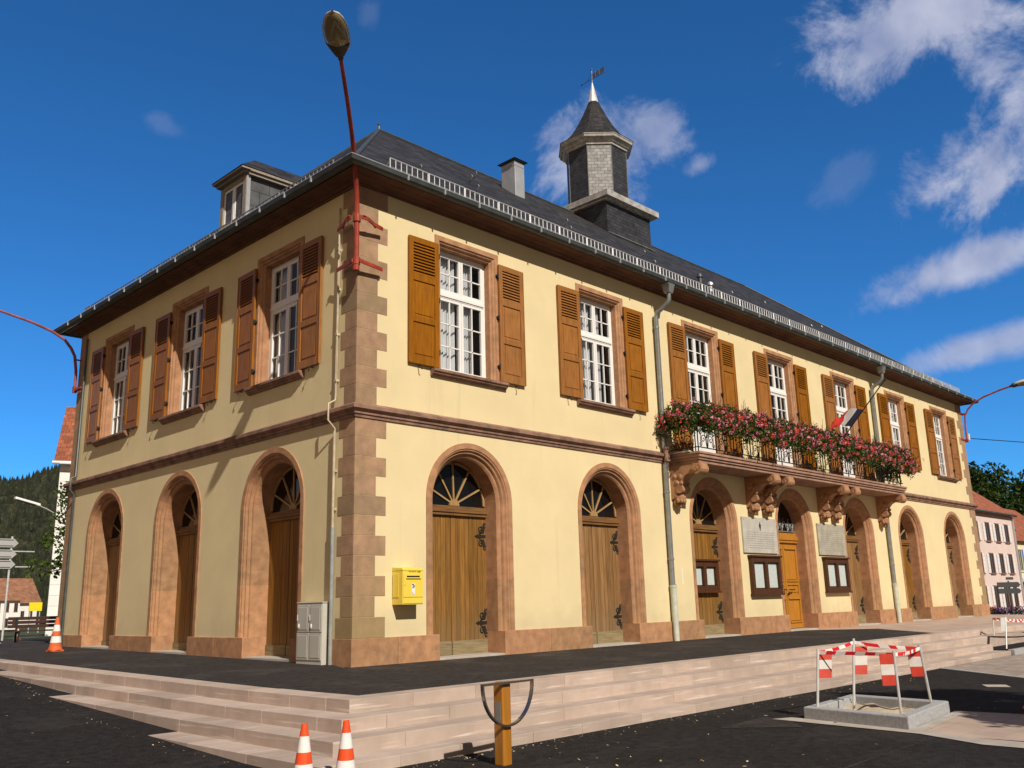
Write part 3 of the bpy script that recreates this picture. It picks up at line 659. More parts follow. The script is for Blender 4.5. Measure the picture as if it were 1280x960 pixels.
# dormer on the short side
dx, dy0, dy1 = 1.0, 6.17, 7.43; dzt = 11.80
dorm = MB(); dorm.prism([(dx+.02, roof_l(dx)-.1), ((dzt-EZ)/KL-EO, dzt), (dx+.02, dzt)], 'y', dy0, dy1)
dormer = dorm.build('dormer', slate_dorm, hall)
d2 = MB()
d2.box(dx-.03, dy0-.02, 10.2, dx+.06, dy0+.13, dzt, .7); d2.box(dx-.03, dy1-.13, 10.2, dx+.06, dy1+.02, dzt, .4); d2.box(dx-.03, dy0+.13, 11.62, dx+.06, dy1-.13, dzt, .5); d2.box(dx-.05, dy0+.13, 10.2, dx+.06, dy1-.13, 10.62, .6)
d2.build('dormer_front', oldwood, dormer)
d2 = MB(); d2.box(dx-.02, dy0-.045, 10.3, dx+.08, dy0-.022, dzt); d2.build('corner_strip', zinc_lt, dormer)
d2 = MB()
for a, b in ((dy0+.13, 6.78), (6.82, dy1-.13)):
    for (ya, yb, za, zb) in ((a, a+.06, 10.62, 11.62), (b-.06, b, 10.62, 11.62), (a+.06, b-.06, 10.62, 10.69), (a+.06, b-.06, 11.55, 11.62)): d2.box(dx, ya, za, dx+.05, yb, zb)
d2.box(dx-.01, 6.765, 10.62, dx+.04, 6.835, 11.62)
dw = d2.build('dormer_window', white, dormer)
d2 = MB(); d2.box(dx+.03, dy0+.19, 10.69, dx+.04, dy1-.19, 11.55); d2.build('pane', darkglass, dw)
d2 = MB()
ax = (1.55, 6.8, 12.55); bk = ((12.55-EZ)/KL-EO+.1, 6.8, 12.55)
E0, E1 = (0.74, 5.98, 11.86), (0.74, 7.56, 11.86); B0, B1 = ((11.86-EZ)/KL-EO+.05, 5.98, 11.86), ((11.86-EZ)/KL-EO+.05, 7.56, 11.86)
d2.face([E1, E0, ax]); d2.face([E0, B0, bk, ax]); d2.face([B1, E1, ax, bk])
d2.build('dormer_roof', slate, dormer)
d2 = MB(); d2.box(0.76, 6.0, 11.80, 1.0, 7.54, 11.85, .5); d2.box(0.86, 6.07, 11.74, 1.05, 7.50, 11.80, .3); d2.box(1.0, 6.0, 11.78, 2.35, 6.16, 11.85, .5); d2.box(1.0, 7.44, 11.78, 2.35, 7.54, 11.85, .5); d2.box(1.0, 6.05, 11.70, 2.3, 6.155, 11.78, .3)
d2.build('dormer_eave', oldwood, dormer)
# bell turret
TX, TY = 16.08, 6.8
tur = MB(); tur.box(TX-1.31, TY-1.4, 12.4, TX+1.31, TY+1.4, 15.14)
turret = tur.build('bell_turret', slate_w, hall)
t2 = MB(); t2.box(TX-1.57, TY-1.66, 15.14, TX+1.57, TY+1.66, 15.36); t2.box(TX-1.45, TY-1.54, 15.06, TX+1.45, TY+1.54, 15.14); t2.face([(TX-1.34, TY-1.44, 13.86), (TX+1.34, TY-1.44, 13.86), (TX+1.34, TY-1.66, 13.70), (TX-1.34, TY-1.66, 13.70)]); t2.build('turret_ledge', mat('ledge_zinc', (0.52, 0.515, 0.50), 0.55, 0.2, 5, metal=0.2, stain=((0.22, 0.19, 0.15), 3, 0.5, 0.7, 0.6)), turret)
AP = 1.1
def octo(a): return [(a/cos(pi/8)*cos(pi/8+pi/4*i), a/cos(pi/8)*sin(pi/8+pi/4*i)) for i in range(8)]
def octl(mb, prof, tone=None, c=(TX, TY), only=None):
    rows = [[(c[0]+x, c[1]+y, z) for x, y in octo(a)] for a, z in prof]
    for A, B in zip(rows[:-1], rows[1:]):
        for i in range(8):
            if only is None or i in only: mb.face([A[i], A[(i+1) % 8], B[(i+1) % 8], B[i]], tone)
# face i spans angles pi/8+i*pi/4 .. ; face 4 has normal at 225 degrees
t2 = MB(); octl(t2, [(AP, 15.2), (AP, 17.95)]); 
t2.m = [1 if i == 4 else 0 for i in range(8)]  # diagonal face painted paler for the sky glare it reflects
t2.build('turret_shaft', [slate_w, slate_glare], turret)
t2 = MB()
for i in range(8):   # thin metal corner strips
    x, y = octo(AP)[i]; t2.tube([(TX+x, TY+y, 15.36), (TX+x, TY+y, 17.8)], 0.018, 5)
t2.build('turret_corner_strip', zinc, turret)
t2 = MB(); octl(t2, [(AP, 17.72), (AP+.05, 17.73), (AP+.06, 17.80), (AP+.12, 17.83), (AP+.18, 17.92), (AP+.25, 17.95), (AP+.27, 18.04), (AP+.29, 18.05), (AP+.29, 18.09)])
t2.build('turret_cornice', mat('turret_cornice_wood', (0.50, 0.485, 0.45), 0.75, 0.2, 4, tone=0.1), turret)
t2 = MB(); octl(t2, [(AP+.31, 18.09), (AP+.08, 18.24), (.96, 18.50), (.72, 18.90), (.50, 19.35), (.31, 19.80), (.19, 20.1)]); t2.build('turret_roof', slate, turret)
t2 = MB(); octl(t2, [(.21, 20.03), (.19, 20.09), (.03, 20.95), (.02, 21.0)]); t2.build('turret_spike', mat('spike_zinc', (0.62, 0.62, 0.61), 0.5, 0.08, 4, metal=0.2), turret)
# weathervane on top, turning on its rod
vane = MB(); vane.tube([(0, 0, 0), (0, 0, .62)], 0.018, 6); vane.ellipsoid((0, 0, .62), .05, .05, .05)
vane.tube([(0, .62, .19), (0, -.66, .19)], 0.014, 5); vane.tube([(0, .62, .19), (0, .50, .24), (0, .50, .14), (0, .62, .19)], .012, 4)
vane.prism([(-.05, .22), (-.60, .25), (-.66, .20), (-.66, .46), (-.55, .42), (-.05, .40)], 'x', -.006, .006)
vane.tube([(0, -.02, .20), (0, -.02, .44), (0, .25, .22)], .012, 4)
for y in (-.2, -.4): vane.tube([(0, y, .22), (0, y, .43)], .012, 4)
vane.build('weathervane', mat('vane_metal', (0.16, 0.16, 0.18), 0.5, 0.1, 5, metal=0.5), turret, loc=(TX, TY, 20.97), rz=radians(-3))

# ---- arches, doors
def u_sweep(mb, prof, path_fn, tone=None):
    """prof rows (radius, depth); path_fn(r) gives the 2D path for radius r"""
    rows = []
    for r, v in prof: rows.append([(u, v, z) for u, z in path_fn(r)])
    n = len(rows[0])
    for A, B in zip(rows[:-1], rows[1:]):
        for k in range(n-1): mb.face([A[k], B[k], B[k+1], A[k+1]], tone)
def arch_path(r): return [(-r, .46)]+[(-r, .46+(ZS-.46)*i/5) for i in range(1, 5)]+[(u, z) for u, z in arc_pts(0, r)]+[(r, ZS-(ZS-.46)*i/5) for i in range(1, 5)]+[(r, .46)]
def arch_surround():
    mb = MB(); pr = [(1.16, 0.01), (1.16, -.018), (1.05, -.018), (1.04, .0), (1.015, .004), (1.0, .03), (.985, .05), (.96, .05), (.945, .07), (.93, .11), (.905, .115), (.885, .13), (RA, .16), (RA, .34), (RA, .54)]
    rows = [[(u, v, z) for u, z in arch_path(r)] for r, v in pr]; n = len(rows[0]); rr = random.Random(2)
    tones = []; cur = rr.random()
    for k in range(n-1):
        if k % (2 if (k < 5 or k > n-7) else 5) == 0: cur = rr.random()
        tones.append(cur)
    for A, B in zip(rows[:-1], rows[1:]):
        for k in range(n-1): mb.face([A[k], B[k], B[k+1], A[k+1]][::-1] if False else [A[k], A[k+1], B[k+1], B[k]], tones[k])
    return mb
surr0 = arch_surround().build('arch_surround', sand, hall, smooth=True, ang=25)
def door_planks():
    mb = MB(); y0 = .50; mid = -.10; r = random.Random(11)
    for a, b in ((-RA-.02, mid-.008), (mid+.008, RA+.02)):
        n = max(4, round((b-a)/.125)); w = (b-a)/n
        for i in range(n):
            x0, x1 = a+w*i, a+w*(i+1); j = r.uniform(-.003, .003)
            mb.hexa([(x0+.004, y0+j, .05), (x1-.004, y0+j, .05), (x1, y0+.04, .05), (x0, y0+.04, .05), (x0+.004, y0+j, 2.74), (x1-.004, y0+j, 2.74), (x1, y0+.04, 2.74), (x0, y0+.04, 2.74)], r.random())
    mb.box(mid-.01, y0+.02, .05, mid+.01, y0+.05, 2.74, 0)
    mb.mi = 1
    mb.box(-RA-.01, y0-.025, .04, mid-.015, y0-.002, .30, .4); mb.box(mid+.015, y0-.025, .03, RA+.01, y0-.002, .30, .7)
    return mb
def spiral(c, r0, turns, a0, sgn=1, n=16, plane='xz', y=0.0):
    pts = []
    for i in range(n+1):
        t = i/n; a = a0+sgn*2*pi*turns*t; r = r0*(1-.85*t); pts.append((c[0]+r*cos(a), y, c[1]+r*sin(a)))
    return pts
def hinge_mb():
    mb = MB(); 
    mb.prism([(-.30, 0), (-.24, .035), (-.20, .02), (-.17, .07), (-.12, .03), (0, .03), (0, -.03), (-.12, -.03), (-.17, -.07), (-.20, -.02), (-.24, -.035)], 'y', -.014, 0)
    mb.prism([(-.14, .06), (-.10, .16), (-.05, .28), (-.01, .16), (-.04, .06)], 'y', -.012, 0); mb.prism([(-.14, -.06), (-.10, -.16), (-.05, -.28), (-.01, -.16), (-.04, -.06)], 'y', -.012, 0)
    for s in (1, -1):
        mb.tube(spiral((-.13, s*.15), .07, 1.1, -s*pi/2, -s, 14, y=-.012), .011, 5); mb.tube(spiral((-.03, s*.24), .05, 1.0, -s*pi/2, s, 12, y=-.012), .011, 5)
    return mb
def fanlight_mb(rib=True):
    mb = MB(); c = 2.96; y = .50; R = RA+.01
    mb.box(-R, .44, 2.74, R, .56, 2.80); mb.box(-R, .415, 2.80, R, .56, 2.855); mb.box(-R, .455, 2.855, R, .56, 2.93)
    return mb
def fan_ribs():
    mb = MB(); zc = 2.96; y = .49; R = RA
    if True:
        for a in [24, 57, 90, 121, 153]:
            a = radians(a+2); d = (cos(a), sin(a)); n_ = (-sin(a)*.016, cos(a)*.016)
            p0, p1 = (d[0]*.10, zc+d[1]*.10), (d[0]*R, zc+d[1]*R)
            mb.prism([(p0[0]+n_[0], p0[1]+n_[1]), (p0[0]-n_[0], p0[1]-n_[1]), (p1[0]-n_[0], p1[1]-n_[1]), (p1[0]+n_[0], p1[1]+n_[1])], 'y', y, y+.035)
        mb.prism([(.13*cos(pi*i/10), zc-.02+.13*sin(pi*i/10)) for i in range(11)], 'y', y-.015, y+.04)
    # outer frame following the arch
    A = [(R*cos(pi*i/20), ZS-.02+R*sin(pi*i/20)) for i in range(21)]; B = [((R-.045)*cos(pi*i/20), ZS-.02+(R-.045)*sin(pi*i/20)) for i in range(21)]
    for i in range(20): mb.prism([A[i], A[i+1], B[i+1], B[i]], 'y', y, y+.04)
    return mb
def fan_glass():
    mb = MB(); R = RA+.005; pts = [(R, 2.86)]+[(R*cos(pi*i/20), ZS+R*sin(pi*i/20)) for i in range(21)]+[(-R, 2.86)]
    mb.face([(x, .52, z) for x, z in pts]); return mb
lintel_m = mat('lintel_wood', (0.20, 0.10, 0.035), 0.6, 0.2, 1.0, aniso=(2, 24))
rib_m = mat('fanlight_wood', (0.40, 0.25, 0.105), 0.6, 0.15, 3)
dark_glass = mat('dark_fanlight_glass', (0.006, 0.006, 0.007), 0.06, 0.1, 3, spec=0.5)
def door_at(loc, rz, kind, first):
    if kind == 'plank':
        d = door_planks().build('door', [doorw, doorg], hall, loc=loc, rz=rz)
        for z in (.62, 2.35): hinge_mb().build('hinge', iron, d, loc=(RA, .498, z))
        fanlight_mb().build('lintel', lintel_m, d); fan_ribs().build('fanlight', rib_m, d); fan_glass().build('pane', dark_glass, d)
        return d
def central_door(loc):
    mb = MB(); y = .46
    for s in (-1, 1):
        a, b = (-RA, -.01) if s < 0 else (.01, RA)
        mb.box(a, y+.03, .05, b, y+.07, 2.56, .5)
        mb.box(a, y, .05, a+.10, y+.03, 2.56, .6); mb.box(b-.10, y, .05, b, y+.03, 2.56, .4)
        for z0, z1 in ((.05, .22), (.92, 1.04), (1.30, 1.42), (2.40, 2.56)): mb.box(a+.10, y, z0, b-.10, y+.03, z1, .5)
        for z0, z1 in ((.27, .87), (1.09, 1.25), (1.47, 2.35)):
            mb.hexa([(a+.13, y+.012, z0), (b-.13, y+.012, z0), (b-.10, y+.03, z0), (a+.10, y+.03, z0), (a+.13, y+.012, z1), (b-.13, y+.012, z1), (b-.10, y+.03, z1), (a+.10, y+.03, z1)], .8)
        for z in (.225, .905, 1.425, 2.385): mb.box(a+.08, y-.03, z-.02, b-.08, y+.001, z+.02, .6)
    mb.box(-RA, y-.06, 2.56, RA, y+.08, 2.64, .5); mb.box(-RA, y-.09, 2.64, RA, y+.08, 2.76, .7); mb.box(-RA, y-.03, 2.76, RA, y+.08, 2.86, .4)
    d = mb.build('door', door_or, hall, loc=loc, bevel=0.006)
    d['label'] = 'glossy orange-brown panelled double door'
    h = MB(); h.tube([(-.30, y-.03, 1.17), (-.30, y-.09, 1.17), (-.14, y-.09, 1.17), (-.14, y-.03, 1.17)], .018, 6); h.tube([(.14, y-.03, 1.17), (.14, y-.09, 1.17), (.34, y-.09, 1.17), (.34, y-.03, 1.17)], .018, 6); h.ellipsoid((.05, y-.05, 1.05), .035, .04, .035); h.build('handle', iron, d)
    g = MB(); yy = .42
    g.tube([(-.8, yy, 2.90), (.8, yy, 2.90)], .016, 5)
    for i, cx in enumerate((-.62, -.32, 0, .32, .62)):
        g.tube(spiral((cx, 3.06), .13, 1.4, -pi/2, 1 if i % 2 else -1, 18, y=yy), .014, 5); g.tube(spiral((cx+.12, 3.14), .08, 1.2, 0, -1 if i % 2 else 1, 14, y=yy), .012, 5)
        g.tube([(cx, yy, 2.9), (cx+.05, yy, 3.15), (cx+.1, yy, 3.30)], .010, 4)
    g.build('door_grille', mat('pale_iron', (0.30, 0.30, 0.30), 0.5, 0.15, 5, metal=0.4), d)
    fan_glass().build('pane', dark_glass, d)
    return d
thr = MB(); thr.box(-RA+.002, -.03, -.05, RA-.002, .6, .035); thr0 = thr.build('threshold', concrete, hall, bevel=0.008)
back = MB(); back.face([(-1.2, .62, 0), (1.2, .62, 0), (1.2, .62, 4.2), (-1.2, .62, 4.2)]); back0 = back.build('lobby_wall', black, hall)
proto_door = None; HP = -pi/2
spots = [((x, 0, 0), 0, 'central' if i == 3 else 'plank') for i, x in enumerate(FX)]+[((0, y, 0), HP, 'plank') for y in LY]
for i, (loc, rz, kind) in enumerate(spots):
    lz = Vector(loc)+Vector((0, 0, 0.0 if rz == 0 else max(0, rise(loc[1])+.02)))
    for o0 in (surr0, thr0, back0):
        if i == 0: o0.location = lz
        else: child(o0, hall, lz if o0 is thr0 else loc, rz)
    if kind == 'central': central_door(loc); continue
    if proto_door is None: proto_door = door_at(loc, rz, kind, True)
    else: child(proto_door, hall, loc, rz)

# ---- windows
ZT = 8.22
def win_path(zb):
    def f(r): return [(-r, zb), (-r, ZT+(r-.70)), (r, ZT+(r-.70)), (r, zb)]
    return f
def make_window(zb, french, curt):
    h = ZT-zb; mb = MB(); yf = .22; rr = .70
    zt2 = ZT-.02; tr0, tr1 = zb+h*.615, zb+h*.615+.12   # transom
    if french: tr0, tr1 = 7.14, 7.28
    # outer frame
    mb.box(-rr, yf, zb, -rr+.07, yf+.07, ZT); mb.box(rr-.07, yf, zb, rr, yf+.07, ZT); mb.box(-rr+.07, yf, ZT-.07, rr-.07, yf+.07, ZT); mb.box(-rr+.07, yf, zb, rr-.07, yf+.07, zb+.06)
    mb.box(-rr+.07, yf-.02, tr0, rr-.07, yf+.07, tr1); mb.box(-rr+.05, yf-.04, tr0+.03, rr-.05, yf-.02, tr1-.03)
    for s in (-1, 1):
        for (z0, z1, nb) in ((zb+.06, tr0, 3 if not french else 4), (tr1, ZT-.07, 2)):
            a, b = (-rr+.07, -.004) if s < 0 else (.004, rr-.07); y = yf-.012; w = .058
            mb.box(a, y, z0+.003, a+w, y+.05, z1-.003); mb.box(b-w, y, z0+.003, b, y+.05, z1-.003); mb.box(a+w, y, z0+.003, b-w, y+.05, z0+w+.01); mb.box(a+w, y, z1-w, b-w, y+.05, z1-.003)
            if french and nb == 4:
                mb.box(a+w, y+.005, z0+w, b-w, y+.045, z0+.75)
                zz0 = z0+.75
            else: zz0 = z0+w
            m_ = (a+b)/2; mb.box(m_-.012, y+.008, zz0, m_+.012, y+.04, z1-w)
            for k in range(1, nb): zz = zz0+(z1-w-zz0)*k/nb; mb.box(a+w, y+.008, zz-.012, b-w, y+.04, zz+.012)
    win = mb.build('window', white, hall)
    g = MB(); g.face([(-rr, yf+.025, zb), (rr, yf+.025, zb), (rr, yf+.025, ZT), (-rr, yf+.025, ZT)]); g.build('pane', glass, win)
    s_ = MB(); u_sweep(s_, [(.70, .30), (.70, .07), (.735, .05), (.755, .015), (.79, .0), (.80, -.022), (.905, -.022), (.915, .01)], win_path(zb), .6); s_.build('window_surround', sand, win)
    if curt:
        c = MB(); 
        for (a, b) in curt:
            n = 28; ph = random.random()*6
            lo = [(lerp(a, b, i/n), yf+.16+.035*sin(i*1.35+ph)+.01*sin(i*3.1), zb+.02) for i in range(n+1)]; hi = [(x, y, ZT-.05) for x, y, z in lo]
            c.rings([lo, hi])
        c.build('curtain', curtain_m, win, smooth=True, ang=80)
    if not french:
        st = MB(); st.prism([(.20, 5.55), (-.02, 5.55), (-.13, 5.545), (-.14, 5.535), (-.14, 5.49), (-.11, 5.475), (-.10, 5.445), (-.065, 5.43), (-.05, 5.40), (.0, 5.40)], 'x', -1.04, 1.04, .4); st.build('sill', sand_dk, win)
    else:
        st = MB(); st.box(-.9, -.01, 4.56, .9, .25, 4.62); st.build('sill', sand_dk, win)
    return win
def shutter_mb(zb, zt, w=.76):
    """leaf with hinge side at x=0, running to x=w; outer face at y=-0.085"""
    mb = MB(); y0, y1 = -.085, -.038; H = zt-zb; r = random.Random(4)
    lz0 = zt-.78; mz = zb+(lz0-zb)*.46; st = .105
    mb.box(0, y0, zb, st, y1, zt, .55); mb.box(w-st, y0, zb, w, y1, zt, .45)
    for a, b in ((zb, zb+.15), (mz, mz+.12), (lz0-.14, lz0), (zt-.12, zt)): mb.box(st, y0, a, w-st, y1, b, r.random())
    for a, b in ((zb+.15, mz), (mz+.12, lz0-.14)):
        mb.box(st, y0+.022, a, w-st, y1-.004, b, r.random())
        mb.box(st+.05, y0+.010, a+.05, w-st-.05, y0+.022, b-.05, r.random())
    n = 10
    for i in range(n):
        z = lz0+(zt-.12-lz0)*(i+.5)/n; d = .022
        mb.hexa([(st, y0+.004, z-.030), (w-st, y0+.004, z-.030), (w-st, y1-.002, z+.012), (st, y1-.002, z+.012), (st, y0+.004, z-.014), (w-st, y0+.004, z-.014), (w-st, y1-.002, z+.028), (st, y1-.002, z+.028)], r.random())
    mb.box(st, y1-.003, lz0, w-st, y1, zt-.12, 0)
    mb.box(w-.012, y0-.012, zb+.01, w+.008, y0, zt-.01, .2)
    return mb
def shut_hinge():
    mb = MB(); mb.box(-.035, -.075, -.035, .0, -.02, .035); mb.box(-.055, -.06, -.02, -.03, -.015, .02); mb.tube([(-.018, -.08, -.05), (-.018, -.08, .05)], .014, 6); return mb
def catch_mb():
    mb = MB(); mb.tube([(.5, -.02, -.03), (.5, -.12, -.03), (.5, -.12, -.09), (.47, -.12, -.11)], .011, 5); return mb
CUR = {0: [(-.66, -.02), (.03, .40)], 1: [(-.66, -.06), (.04, .36)], 5: [(.2, .6)], 6: [(.1, .6)]}
sh_proto = {}
def put_window(loc, rz, french, curt):
    zb = 4.62 if french else 5.55
    w = make_window(zb, french, curt); w.location = loc; w.rotation_euler = (0, 0, rz)
    szb = 4.74 if french else 5.57
    for s in (1, -1):
        key = (french, s)
        if key not in sh_proto:
            mb = shutter_mb(szb, 8.20)
            if s < 0: mb.v = [(-x, y, z) for x, y, z in mb.v]; mb.f = [f[::-1] for f in mb.f]
            o = mb.build('shutter', shut, hall, bevel=0.004); sh_proto[key] = o
            hg = shut_hinge(); hgs = [hg]
            if s < 0: hg.v = [(-x, y, z) for x, y, z in hg.v]; hg.f = [f[::-1] for f in hg.f]
            h0 = hg.build('hinge', iron, o, loc=(0, 0, szb+.32))
            for z in ((szb+8.2)/2+.1, 7.93): child(h0, o, (0, 0, z))
            cm = catch_mb()
            if s < 0: cm.v = [(-x, y, z) for x, y, z in cm.v]; cm.f = [f[::-1] for f in cm.f]
            cm.build('catch', iron, o, loc=(0, 0, szb))
            c = o
        else: c = child(sh_proto[key], hall)
        off = Vector((s*.865, 0, 0)); R_ = Matrix.Rotation(rz, 3, 'Z')
        c.location = Vector(loc)+R_@off; c.rotation_euler = (0, 0, rz+s*rnd.uniform(-.006, .03))
for i, x in enumerate(FX): put_window((x, 0, 0), 0, i in (2, 3, 4), CUR.get(i))
for i, y in enumerate(LY): put_window((0, y, 0), HP, False, [(.25, .66)] if i == 1 else [(-.66, -.3)] if i == 0 else None)

# ---- downpipes
def downpipe(x, mats):
    mb = MB(); zt = 8.98
    mb.mi = 0
    mb.tube([(x+.02, -.52, 8.78), (x+.02, -.52, 8.58), (x-.0, -.42, 8.46), (x-.03, -.16, 8.30), (x-.03, -.11, 8.18), (x-.03, -.11, 4.70)], .062, 12)
    mb.tube([(x-.03, -.16, 4.36), (x-.03, -.11, 4.25), (x-.03, -.10, 1.30)], .062, 12)
    for z in (7.9, 5.6, 3.6, 1.95, 1.32): mb.tube([(x-.03, -.105, z-.02), (x-.03, -.105, z+.02)], .075, 12); mb.box(x-.04, -.05, z-.012, x-.02, .0, z+.012)
    mb.hexa([(x-.07, -.60, 8.76), (x+.11, -.60, 8.76), (x+.11, -.44, 8.76), (x-.07, -.44, 8.76), (x-.12, -.64, 9.0), (x+.16, -.64, 9.0), (x+.16, -.40, 9.0), (x-.12, -.40, 9.0)])
    mb.mi = 1; mb.tube([(x-.03, -.11, 1.30), (x-.03, -.11, .0)], .078, 12); mb.tube([(x-.03, -.11, 1.26), (x-.03, -.11, 1.32)], .088, 12)
    mb.mi = 2; mb.tube([(x-.03, -.16, 4.72), (x-.03, -.18, 4.36)], .075, 12)
    mb.build('downpipe', mats, hall, smooth=True, ang=50)
downpipe(9.48, [zinc, pipe_lt, sand_dk]); downpipe(22.77, [zinc, pipe_lt, sand_dk])
cab = MB()
cab.tube([(-.035, .56, 8.6), (-.05, .55, 8.0), (-.04, .57, 7.2), (-.05, .56, 6.3), (-.04, .585, 5.2), (-.05, .57, 4.75), (-.20, .57, 4.66), (-.20, .57, 4.35), (-.06, .55, 4.20), (-.06, .56, 3.9)], .018, 6)
cab.tube([(-.05, .545, 8.3), (-.04, .53, 7.6), (-.05, .54, 6.0), (-.045, .55, 4.8)], .010, 5)
for z in (7.7, 6.9, 6.0, 5.1, 3.4, 2.7): cab.box(-.07, .535, z, 0, .595, z+.04)
cab.tube([(-.06, .56, 4.15), (-.06, .565, 2.4)], .024, 8)
cab.build('cable', mat('cream_cable', (0.55, 0.47, 0.34), 0.6, 0.15, 6), hall, smooth=True)
c2 = MB(); c2.tube([(-.06, .56, 2.4), (-.06, .56, -.02)], .035, 10); c2.build('cable_sleeve', mat('grey_pvc', (0.30, 0.33, 0.32), 0.5, 0.1, 5), hall, smooth=True)
c3 = MB(); c3.tube([(-.06, 13.0, 8.7), (-.06, 13.0, 4.72), (-.18, 13.0, 4.66), (-.18, 13.0, 4.33), (-.06, 13.0, 4.2), (-.06, 13.0, .1)], .035, 8); c3.build('downpipe', zinc_dk, hall, smooth=True)

# ---- balcony
BX0, BX1, BD = 9.68, 22.58, 1.0
mb = MB(); mb.tone = .6
for (d, za, zb) in ((.0, 4.50, 4.56), (.03, 4.42, 4.50), (.07, 4.36, 4.42), (.11, 4.28, 4.36)):
    mb.box(BX0+d*1.0, -BD+d, za, BX1-d, -.002, zb)
bal = mb.build('balcony', mat('balcony_sandstone', (0.36, 0.215, 0.155), 0.88, 0.15, 3, bump=0.3, bscale=50, tone=0.1, stain=((0.18, 0.12, 0.09), 2.0, 0.5, 0.75, 0.5)), hall, bevel=0.012)
def console_mb():
    mb = MB(); w = .15
    prof = [(0, 0), (-.90, 0), (-.95, -.05), (-.96, -.16), (-.90, -.25), (-.80, -.27), (-.70, -.24), (-.58, -.22), (-.46, -.27), (-.37, -.37), (-.31, -.50), (-.28, -.62), (-.20, -.70), (-.12, -.80), (0, -.86)]
    mb.prism(prof, 'x', -w, w, .5)
    for cx, r in ((-.82, .135),): 
        pts = [(cx+r*cos(2*pi*i/20), -.14+r*sin(2*pi*i/20)) for i in range(20)]; mb.prism(pts, 'x', -w-.035, w+.035, .7)
        pts = [(cx+.06*cos(2*pi*i/12), -.14+.06*sin(2*pi*i/12)) for i in range(12)]; mb.prism(pts, 'x', -w-.075, w+.075, .6)
        mb.box(-w-.01, -.93, -.045, w+.01, -.70, 0, .8)
    pts = [(-.27+.11*cos(2*pi*i/16), -.60+.11*sin(2*pi*i/16)) for i in range(16)]; mb.prism(pts, 'x', -w-.015, w+.015, .6)
    # carved foot: a rounded bud with hanging leaves
    mb.ellipsoid((0, -.17, -.80), .155, .15, .13, 14, 10, .5)
    for i in range(5): a = pi+pi*(i+.5)/5; mb.ellipsoid((.13*cos(a), -.15+.12*sin(a), -.88), .05, .05, .075, 8, 6, .5)
    mb.ellipsoid((0, -.13, -.98), .07, .08, .09, 10, 8, .5); mb.ellipsoid((-.09, -.10, -.93), .06, .07, .08, 8, 6, .5); mb.ellipsoid((.09, -.10, -.93), .06, .07, .08, 8, 6, .5)
    for s in (-1, 1):   # leaf scroll on the flank
        for (py, pz, r) in ((-.30, -.30, .08), (-.20, -.44, .07), (-.34, -.46, .05), (-.14, -.28, .06)): mb.ellipsoid((s*w, py, pz), .03, r, r, 8, 6, .5)
    return mb
c0 = console_mb().build('console', sand, bal, loc=(9.92, -.002, 4.28), smooth=True, ang=35)
for x in (13.57, 14.36, 17.90, 18.69, 22.33): child(c0, bal, (x, -.002, 4.28))
# wrought iron railing
def rail_panel(mb, x0, x1, T):
    w = x1-x0; m = (x0+x1)/2
    def P(x, z, y=0): return T(x, y, z)
    def tb(pts, r): mb.tube([P(x, z) for x, z in pts], r, 5)
    zb, zt = 4.68, 5.42
    tb([(x0, 4.56), (x0, zt+.04)], .016); tb([(x0+.13, zb), (x0+.13, zt)], .009); tb([(x1-.13, zb), (x1-.13, zt)], .009)
    def sp(cx, cz, r, turns, a0, s, n=18):
        return [(cx+r*(1-.85*i/n)*cos(a0+s*2*pi*turns*i/n), cz+r*(1-.85*i/n)*sin(a0+s*2*pi*turns*i/n)) for i in range(n+1)]
    h = (zt+zb)/2
    for s in (-1, 1):
        tb([(m+s*.02, zb), (m+s*.05, zb+.18)]+sp(m+s*.17, zb+.22, .12, 1.3, pi if s > 0 else 0, -s), .011)
        tb([(m+s*.02, zt), (m+s*.05, zt-.18)]+sp(m+s*.17, zt-.22, .12, 1.3, pi if s > 0 else 0, s), .011)
        tb(sp(m+s*.30, h, .09, 1.2, 0 if s > 0 else pi, s), .010); tb(sp(m+s*.30, zb+.09, .08, 1.2, pi/2, s), .009)
        tb([(m+s*.02, zb+.05), (m+s*.10, h), (m+s*.02, zt-.05)], .010)
    tb([(m, zb), (m, zt)], .010)
    for z in (h-.08, h+.08): mb.ellipsoid(P(m, z), .03, .03, .03, 8, 6)
RY = -BD+.10
mb = MB()
n = 15; xs = [BX0+.10+(BX1-BX0-.20)*i/n for i in range(n+1)]
for a, b in zip(xs[:-1], xs[1:]): rail_panel(mb, a, b, lambda x, y, z: (x, RY, z))
rail_panel(mb, -.82, -.05, lambda x, y, z: (BX0+.10, x, z)); rail_panel(mb, -.82, -.05, lambda x, y, z: (BX1-.10, x, z))
mb.tube([(BX0+.1, 0, 5.44), (BX0+.1, RY, 5.44), (BX1-.1, RY, 5.44), (BX1-.1, 0, 5.44)], .022, 6); mb.tube([(BX0+.1, 0, 4.68), (BX0+.1, RY, 4.68), (BX1-.1, RY, 4.68), (BX1-.1, 0, 4.68)], .015, 6)
mb.tube([(BX0+.1, 0, 5.30), (BX0+.1, RY, 5.30), (BX1-.1, RY, 5.30), (BX1-.1, 0, 5.30)], .010, 5)
mb.build('railing', iron, bal, smooth=True)
ck = MB(); ck.hexa([(10.02, -.003, 1.35), (10.06, -.003, 1.35), (10.06, -.001, 1.35), (10.02, -.001, 1.35), (10.03, -.003, 1.75), (10.05, -.003, 1.75), (10.05, -.001, 1.75), (10.03, -.001, 1.75)]); ck.build('chalk_mark', white, hall)
pp = MB(); pp.box(BX0-.05, -.72, 4.56, BX0+.45, -.15, 4.60); pp.build('floor_slab', concrete, bal)

